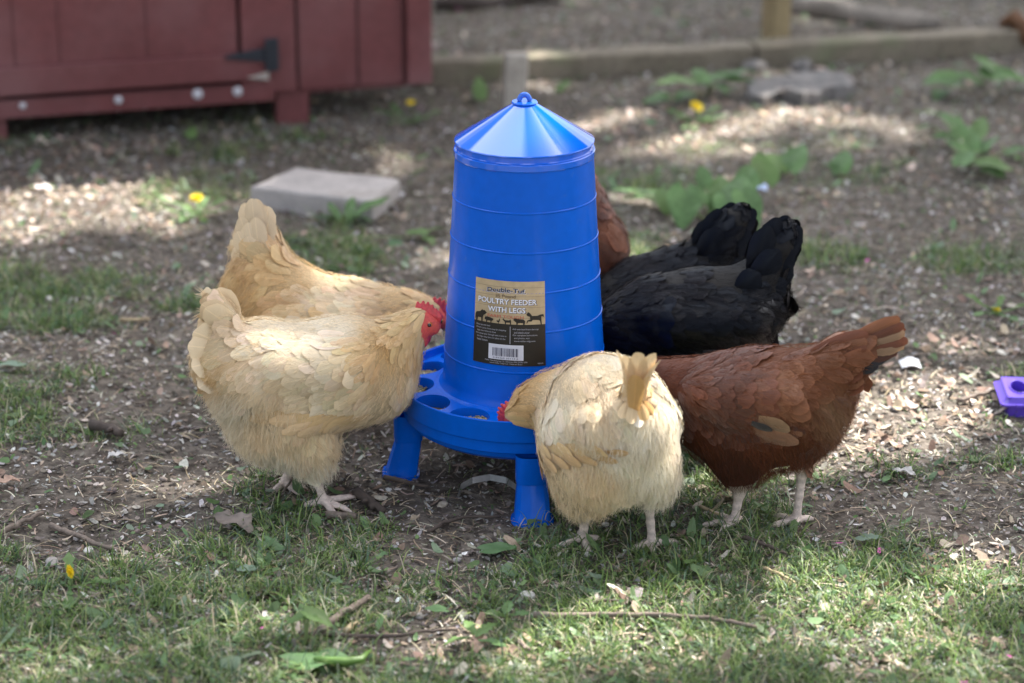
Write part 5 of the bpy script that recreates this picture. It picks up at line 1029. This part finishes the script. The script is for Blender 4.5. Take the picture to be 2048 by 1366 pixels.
def dandelion(label, px, py, h, size, leaves=7, tiltdeg=20, side=0):
    f = G(px, py, h); base = GP(*px_of(f[0], f[1], 0)); root = thing('dandelion', label, 'dandelion', tuple(base), 0, 'dandelions in the yard'); c = f-base
    st = MB(); st.tube([(0, 0, -.003), c*.5+[.003, 0, 0], c], [.0016, .0015, .0015], 7); st.build('stem', m_stalk, root, True)
    q = MB(); rs = random.Random(int(px)); n = 0
    for ring, (r, up, cnt) in enumerate(((1.0, .10, 30), (.82, .34, 26), (.6, .6, 20), (.34, .85, 12))):
        for k in range(cnt):
            a = 2*PI*(k+rs.random()*.6)/cnt; r1 = size*r*rs.uniform(.88, 1.05); z1 = size*up*.55; wd = size*.085; ca, sa = math.cos(a), math.sin(a)
            q.add([(ca*size*.08-sa*wd*.4, sa*size*.08+ca*wd*.4, 0), (ca*size*.08+sa*wd*.4, sa*size*.08-ca*wd*.4, 0), (ca*r1+sa*wd, sa*r1-ca*wd, z1), (ca*r1-sa*wd, sa*r1+ca*wd, z1)], [(0, 1, 2, 3)])
    q.lathe([(.0001, size*.25), (size*.3, size*.22), (size*.35, 0), (.0001, -size*.35)], 14)
    fo = q.build('flower', m_yel, root); fo.location = c; fo.rotation_euler = (math.radians(tiltdeg), math.radians(side), 0)
    for k in range(leaves):
        a = 360*k/leaves+rs.uniform(-15, 15); L = rs.uniform(.06, .11); o = link('leaf', leaf_mesh(L, .024, 'tooth', seed=k+int(px), droop=.1), rs.choice((m_plant, m_plant, m_plant2)), root); orient(o, (0, 0, .004), math.radians(a), math.radians(rs.uniform(8, 35)))
dandelion('yellow dandelion in a leafy tuft left of the buff hen\'s raised tail', 393, 396, .045, .016, 11); dandelion('small yellow dandelion in front of the coop\'s right corner', 821, 205, .06, .012, 6)
dandelion('bright yellow dandelion among pale leaves behind the feeder on the right', 1393, 213, .05, .018, 12, 30, 25); dandelion('small side-on yellow dandelion in the grass at the lower left', 139, 1143, .03, .011, 4, 10, 70); dandelion('low yellow dandelion at the right edge behind the purple tray', 1992, 620, .012, .010, 5)
# ------------------------------------------------------------ twigs, fallen leaves, stones, scraps
m_twig = mat('twig bark', (.17, .135, .11), .85, noise=[(40, .3), (160, .2)], bump=(160, .6, .001)); m_twigd = mat('dark twig bark', (.075, .058, .048), .85, noise=[(40, .3)], bump=(160, .6, .001)); m_pale = mat('peeled twig', (.42, .33, .20), .7, noise=[(50, .2)])
def twig(label, pts, r, m=None, h=.004, name='twig'):
    P = []
    for i, q in enumerate(pts): P.append(GP(q[0], q[1], (q[2] if len(q) > 2 else h)+r))
    P = np.array(P); out = []; n = 5; rs = random.Random(int(pts[0][0]*3+pts[0][1]))
    for i in range(len(P)-1):
        for f in np.linspace(0, 1, n, endpoint=False): out.append(P[i]*(1-f)+P[i+1]*f+np.array([rs.uniform(-1, 1), rs.uniform(-1, 1), rs.uniform(-.5, .5)])*r*.45)
    out.append(P[-1]); b = out[0].copy(); b[2] = 0; k = len(out); rad = [r*(1-.45*i/k)*(1+rs.uniform(-.1, .14)) for i in range(k)]
    mb = MB(); mb.tube([o-b for o in out], rad, 8); j = k//2; d = nz(out[j+1]-out[j]); s = np.cross(d, [0, 0, 1]); mb.tube([out[j]-b, out[j]-b+(s*.6+d*.5)*r*3.2+[0, 0, r]], [r*.5, r*.3], 6)
    o = mb.build(name, m or m_twig, smooth=True, loc=tuple(b)); return tag(o, label, 'twig')
twig('long grey-brown twig lying across the grass in the foreground right of centre', [(1066, 1252), (1180, 1250), (1290, 1250), (1400, 1255), (1450, 1262), (1512, 1276)], .0048, h=.012)
twig('dark thin twig with a kink lying in the foreground below the trough', [(598, 1280), (690, 1284), (790, 1286), (850, 1276), (915, 1272)], .0038, m_twigd, .007)
twig('thick pale brown twig lying diagonally beside the two round pebbles', [(640, 1278, .006), (690, 1244, .008), (738, 1216, .012)], .0068)
twig('short peeled yellowish stick end beside the round grey pebble', [(690, 1272), (716, 1256)], .005, m_pale)
twig('thin curved twig under the dark twig near the whitish pebble', [(628, 1316), (650, 1295), (700, 1280), (735, 1264)], .0022)
twig('grey twig at the left edge of the picture', [(0, 1078), (40, 1058), (88, 1036)], .0055); twig('brown twig in the lower left with a pale end', [(102, 1062), (150, 1078), (190, 1098), (240, 1112)], .0050)
twig('short thick dark stub of wood in the grass on the left', [(190, 864), (245, 882)], .0105, m_twigd); twig('dark knobbly stick in front of the pale buff hen\'s toes', [(712, 996), (740, 1016), (768, 1036)], .0085, m_twigd)
twig('thick dark stick lying under the pale buff hen\'s front toes', [(650, 1042), (712, 1046)], .0075); twig('thin twig leaning behind the pale buff hen\'s rear foot', [(532, 1018), (560, 1000), (590, 976, .02)], .0030); twig('thin dark twig on the bare soil left of the trough leg', [(770, 964), (856, 982)], .0045, m_twigd)
twig('curved grey twig on the dark soil in front of the trough', [(858, 1076), (890, 1058), (930, 1048), (1000, 1046)], .0038, m_twigd, .008); twig('dark twig in the grass below the chestnut hen', [(1488, 1092), (1530, 1108), (1572, 1126)], .0038, m_twigd, .012); twig('pale stalk with a dried knob in the grass at the lower right', [(1526, 1152), (1560, 1166), (1588, 1182)], .0026, m_pale, .012)
twig('fine twig lying left of the chestnut hen\'s back toe', [(1400, 1028), (1440, 1044)], .003, m_pale, .010); twig('brown stick running to the purple tray', [(1915, 812), (1950, 800), (1990, 790)], .005, m_twig); twig('short dark twig near the long foreground twig', [(1165, 1226), (1205, 1216), (1236, 1216)], .0028, m_twigd, .01)
twig('short twig at the bottom edge right of centre', [(1034, 1300), (1060, 1318)], .0045, m_twig, .01); twig('pale brown straw stick behind the pale buff hen', [(245, 648), (300, 646)], .0045, m_pale); twig('faint twig lying behind the feeder', [(735, 300), (860, 296)], .004, m_twig)
def dead_leaf(label, px, py, L, Wd, yaw, tilt, m, kind='lobed', h=.010, cat='leaf', name='dead_leaf', wav=.16, droop=.3, fold=.4):
    o = link(name, leaf_mesh(L, Wd, kind, wav, int(px), fold, droop), m); p = GP(px, py, h); yw = math.radians(yaw); d = np.array([math.cos(yw), math.sin(yw), 0])*L*.5; orient(o, p-d, yw, math.radians(tilt)); return tag(o, label, cat)
m_dl = mat('grey brown dead leaf', (.22, .185, .16), .85, trans=.1, noise=[(40, .25)], bump=(120, .5, .001)); m_dl2 = mat('reddish dead leaf', (.44, .30, .23), .8, trans=.15, noise=[(40, .2)]); m_dlw = mat('bleached leaf', (.62, .60, .58), .7, trans=.15, noise=[(40, .1)]); m_gl = mat('fresh green leaf', (.10, .195, .075), .5, trans=.25, noise=[(30, .12)])
dead_leaf('crumpled grey-brown dead leaf in the lower left below the pale buff hen', 465, 1068, .075, .055, 160, 25, m_dl); dead_leaf('pinkish curled dead leaf at the bottom centre', 958, 1306, .042, .026, 80, 30, m_dl2); dead_leaf('bleached white leaf scrap in the grass left of the pale buff hen', 232, 924, .030, .022, 20, 20, m_dlw)
dead_leaf('pale tan dead leaf in the sunny patch on the right', 1440, 972, .034, .020, 10, 15, m_dl2); dead_leaf('whitish dead leaf at the lower end of the sunny patch', 1808, 956, .040, .026, 150, 15, m_dlw); dead_leaf('brown dead leaf at the far left edge', 12, 976, .045, .030, 30, 15, m_dl2)
dead_leaf('fresh green leaf lying flat below the front trough leg', 1000, 1112, .055, .040, 10, 5, m_gl, 'heart', .012, 'leaf', 'green_leaf', .05, .05, .1); dead_leaf('grey-green leaf piece lying in the lower left litter', 496, 1150, .035, .028, 200, 5, m_grey, 'lobed', .010, 'leaf', 'green_leaf', .05, .05, .1)
dead_leaf('large pale green leaf lying at the bottom edge left of centre', 655, 1342, .105, .052, 0, 4, m_gl, 'heart', .014, 'leaf', 'green_leaf', .10, .05, .15); dead_leaf('silvery leaf lying at the left edge behind the grass', 22, 742, .070, .026, -10, 5, m_grey, 'lance', .012, 'leaf', 'silver_leaf', .05, .05, .1)
dead_leaf('small green leaf near the pebbles in front', 870, 1242, .034, .026, 200, 15, m_gl, 'heart', .016, 'leaf', 'green_leaf', .05, .1, .1); dead_leaf('grey-green leaf in the grass below the chestnut hen, right', 1735, 1098, .045, .026, 10, 8, m_grey, 'lobed', .018, 'leaf', 'green_leaf', .05, .1, .1); dead_leaf('wilted green leaf in the grass right of the front hens\' feet', 1380, 1150, .036, .018, 240, 20, m_plant2, 'lobed', .018, 'leaf', 'green_leaf', .08, .1, .1)
pod = MB(); pod.tube([GP(628, 1346, .022)-GP(680, 1350), GP(655, 1352, .024)-GP(680, 1350), GP(690, 1354, .024)-GP(680, 1350), GP(722, 1350, .024)-GP(680, 1350), GP(742, 1336, .028)-GP(680, 1350)], [.0022, .0055, .0062, .0055, .0018], 12)
tag(pod.build('seed_pod', mat('green pod', (.085, .17, .03), .4, spec=.5, noise=[(60, .15)]), smooth=True, loc=tuple(GP(680, 1350))), 'plump green seed pod lying on the pale leaf at the bottom edge', 'pod')
m_peb = mat('pebble', (.30, .28, .26), .7, noise=[(60, .2), (260, .2)]); m_pebl = mat('pale pebble', (.46, .41, .33), .6, noise=[(60, .12)]); m_pebw = mat('white pebble', (.62, .60, .57), .6, noise=[(60, .1)])
for px, py, r, lb, mm in ((675, 1274, .0088, 'round grey pebble beside the peeled stick end', m_peb), (677, 1298, .0100, 'smooth cream pebble just below the dark thin twig', m_pebl), (776, 1232, .0088, 'pale speckled pebble right of the thick pale brown twig', m_peb), (925, 1234, .0090, 'brown-grey pebble right of the small green leaf in front', m_peb), (836, 1234, .0080, 'bluish-grey pebble between the speckled pebble and the small green leaf', m_peb), (885, 1012, .0080, 'flat pale stone on the dark soil left of the front trough leg', m_pebl),
                         (1056, 1194, .0100, 'light flat stone in the litter under the front trough leg', m_pebw), (177, 1104, .0085, 'small white stone by the brown twig at the lower left', m_pebw), (105, 1128, .0110, 'dark grey stone left of the small dandelion', m_peb), (100, 600, .009, 'white stone in the blurred litter at the far left', m_pebw), (355, 1088, .007, 'small whitish pebble left of the crumpled dead leaf', m_pebl), (672, 1218, .0075, 'small cream stone above the thick pale brown twig', m_pebl)):
    rock(px, py, r, lb, 'pebbles lying about', .62, mm, 'pebble', int(px), 'pebble')
# curved strap under the feeder
S = [GP(x, y, h) for x, y, h in ((916, 1000, .004), (922, 986, .010), (945, 976, .013), (980, 971, .014), (1012, 976, .013), (1040, 990, .008))]; b = S[2].copy(); mb = MB(); V = []; n = len(S)
fine = [S[i]*(1-f)+S[i+1]*f for i in range(n-1) for f in (0, .25, .5, .75)]+[S[-1]]; k = len(fine)
for p in fine:
    for dz, dy in ((-.005, 0), (.005, .003), (.005, .0045), (-.005, .0015)): V.append((p[0]-b[0], p[1]-b[1]+dy, p[2]-b[2]+dz))
mb.add(V, [(i*4+a, (i+1)*4+a, (i+1)*4+(a+1) % 4, i*4+(a+1) % 4) for i in range(k-1) for a in range(4)]+[(3, 2, 1, 0), ((k-1)*4, (k-1)*4+1, (k-1)*4+2, (k-1)*4+3)])
tag(mb.build('strap', mat('dull metal strap', (.30, .30, .30), .4, metal=.5, noise=[(60, .25)]), smooth=False, loc=tuple(b)), 'curved dull grey strap lying on the soil under the trough', 'strap')
def scrap(label, px, py, w_, d, rz, tilt, m):
    q = MB(); n = 6; V = []
    for i in range(n+1):
        t = i/n-.5
        for s in (-.5, .5):
            for th in (0, .0008): V.append((t*w_, s*d*(1-.15*abs(t)), .004*math.cos(t*5)+th+.004*s*t))
    F = []
    for i in range(n): a = i*4; F += [(a+1, a+5, a+7, a+3), (a, a+2, a+6, a+4), (a, a+4, a+5, a+1), (a+2, a+3, a+7, a+6)]
    F += [(0, 1, 3, 2), (n*4, n*4+2, n*4+3, n*4+1)]; q.add(V, F); o = q.build('paper_scrap', m, loc=tuple(GP(px, py, .012))); o.rotation_euler = (math.radians(tilt), 0, math.radians(rz)); return tag(o, label, 'scrap')
scrap('white paper scrap lying in the grass beyond the chestnut hen\'s tail', 1820, 738, .038, .030, 6, 14, mat('white paper', (.75, .77, .80), .6, noise=[(60, .04)])); scrap('pale blue plastic scrap lying by the broad-leaved weed behind the black hens', 1521, 384, .030, .024, -8, 20, mat('pale blue plastic scrap', (.40, .52, .75), .4, noise=[(60, .05)]))
# purple tray at the right edge
def tray():
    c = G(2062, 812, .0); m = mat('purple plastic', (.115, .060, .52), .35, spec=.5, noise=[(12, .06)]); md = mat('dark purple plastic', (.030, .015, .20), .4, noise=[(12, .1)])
    root = thing('purple_tray', 'purple plastic tray with an oval opening lying at the right edge of the picture', 'tray', (c[0], c[1], 0), math.radians(-4))
    a = MB(); Wd, D, H = .125, .125, .036
    def loop(w_, d, z, n=6, r=.012):
        out = []
        for cx, cy, a0 in ((w_/2-r, -d/2+r, -90), (w_/2-r, d/2-r, 0), (-w_/2+r, d/2-r, 90), (-w_/2+r, -d/2+r, 180)):
            for k in range(n+1): t = math.radians(a0+90*k/n); out.append((cx+r*math.cos(t), cy+r*math.sin(t), z))
        return out
    L = [loop(Wd*.80, D*.86, -.002), loop(Wd*.84, D*.90, H-.016), loop(Wd, D, H-.0155), loop(Wd, D, H-.012), loop(Wd*.90, D*.92, H-.009), loop(Wd*.80, D*.86, H)]; k = len(L[0]); V = sum(L, []); F = [(i*k+j, i*k+(j+1) % k, (i+1)*k+(j+1) % k, (i+1)*k+j) for i in range(len(L)-1) for j in range(k)]; a.add(V, F); o = a.build('shell', m, root, angle=40)
    t = MB(); n = k; r1 = loop(Wd*.80, D*.86, H)
    holes = ((-.026, .0), (.026, .0)); 
    V = []; F = []
    for s in (-1, 1):                          # half of the top on each side, each with an oval opening
        outer = []; N_ = 32
        for i in range(N_):
            th = 2*PI*i/N_; c_, s_ = math.cos(th), math.sin(th); mm = max(abs(c_), abs(s_)); hx = Wd*.20; outer.append((s*hx+c_/mm*hx, s_/mm*D*.425, H-.0005))
        inner = [(s*Wd*.20+.014*math.cos(2*PI*i/N_), .030*math.sin(2*PI*i/N_)*(1), H-.0005) for i in range(N_)]; low = [(x, y, .008) for x, y, z in inner]; b = len(V); V += outer+inner+low
        for i in range(N_):
            j = (i+1) % N_
            for q in range(2): F.append((b+q*N_+i, b+q*N_+j, b+(q+1)*N_+j, b+(q+1)*N_+i))
        F.append(tuple(b+2*N_+i for i in range(N_)))
        V2 = []
    t.add(V, F); t.build('top', m, root, angle=40)
    for s in (-1, 1):
        r_ = MB(); r_.tube([(s*Wd*.20+.0155*math.cos(x), .0315*math.sin(x), H) for x in np.linspace(0, 2*PI, 33)], [.0016]*33, 6); r_.build('rim', m, root, True)
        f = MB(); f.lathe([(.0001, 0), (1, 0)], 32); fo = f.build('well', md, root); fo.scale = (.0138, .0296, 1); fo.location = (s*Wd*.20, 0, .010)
    for x in (-.03, .03): q = MB(); q.box((x, -D/2-.001, H-.013), (.010, .006, .006)); q.build('latch', m, root, bevel=.001)
tray()
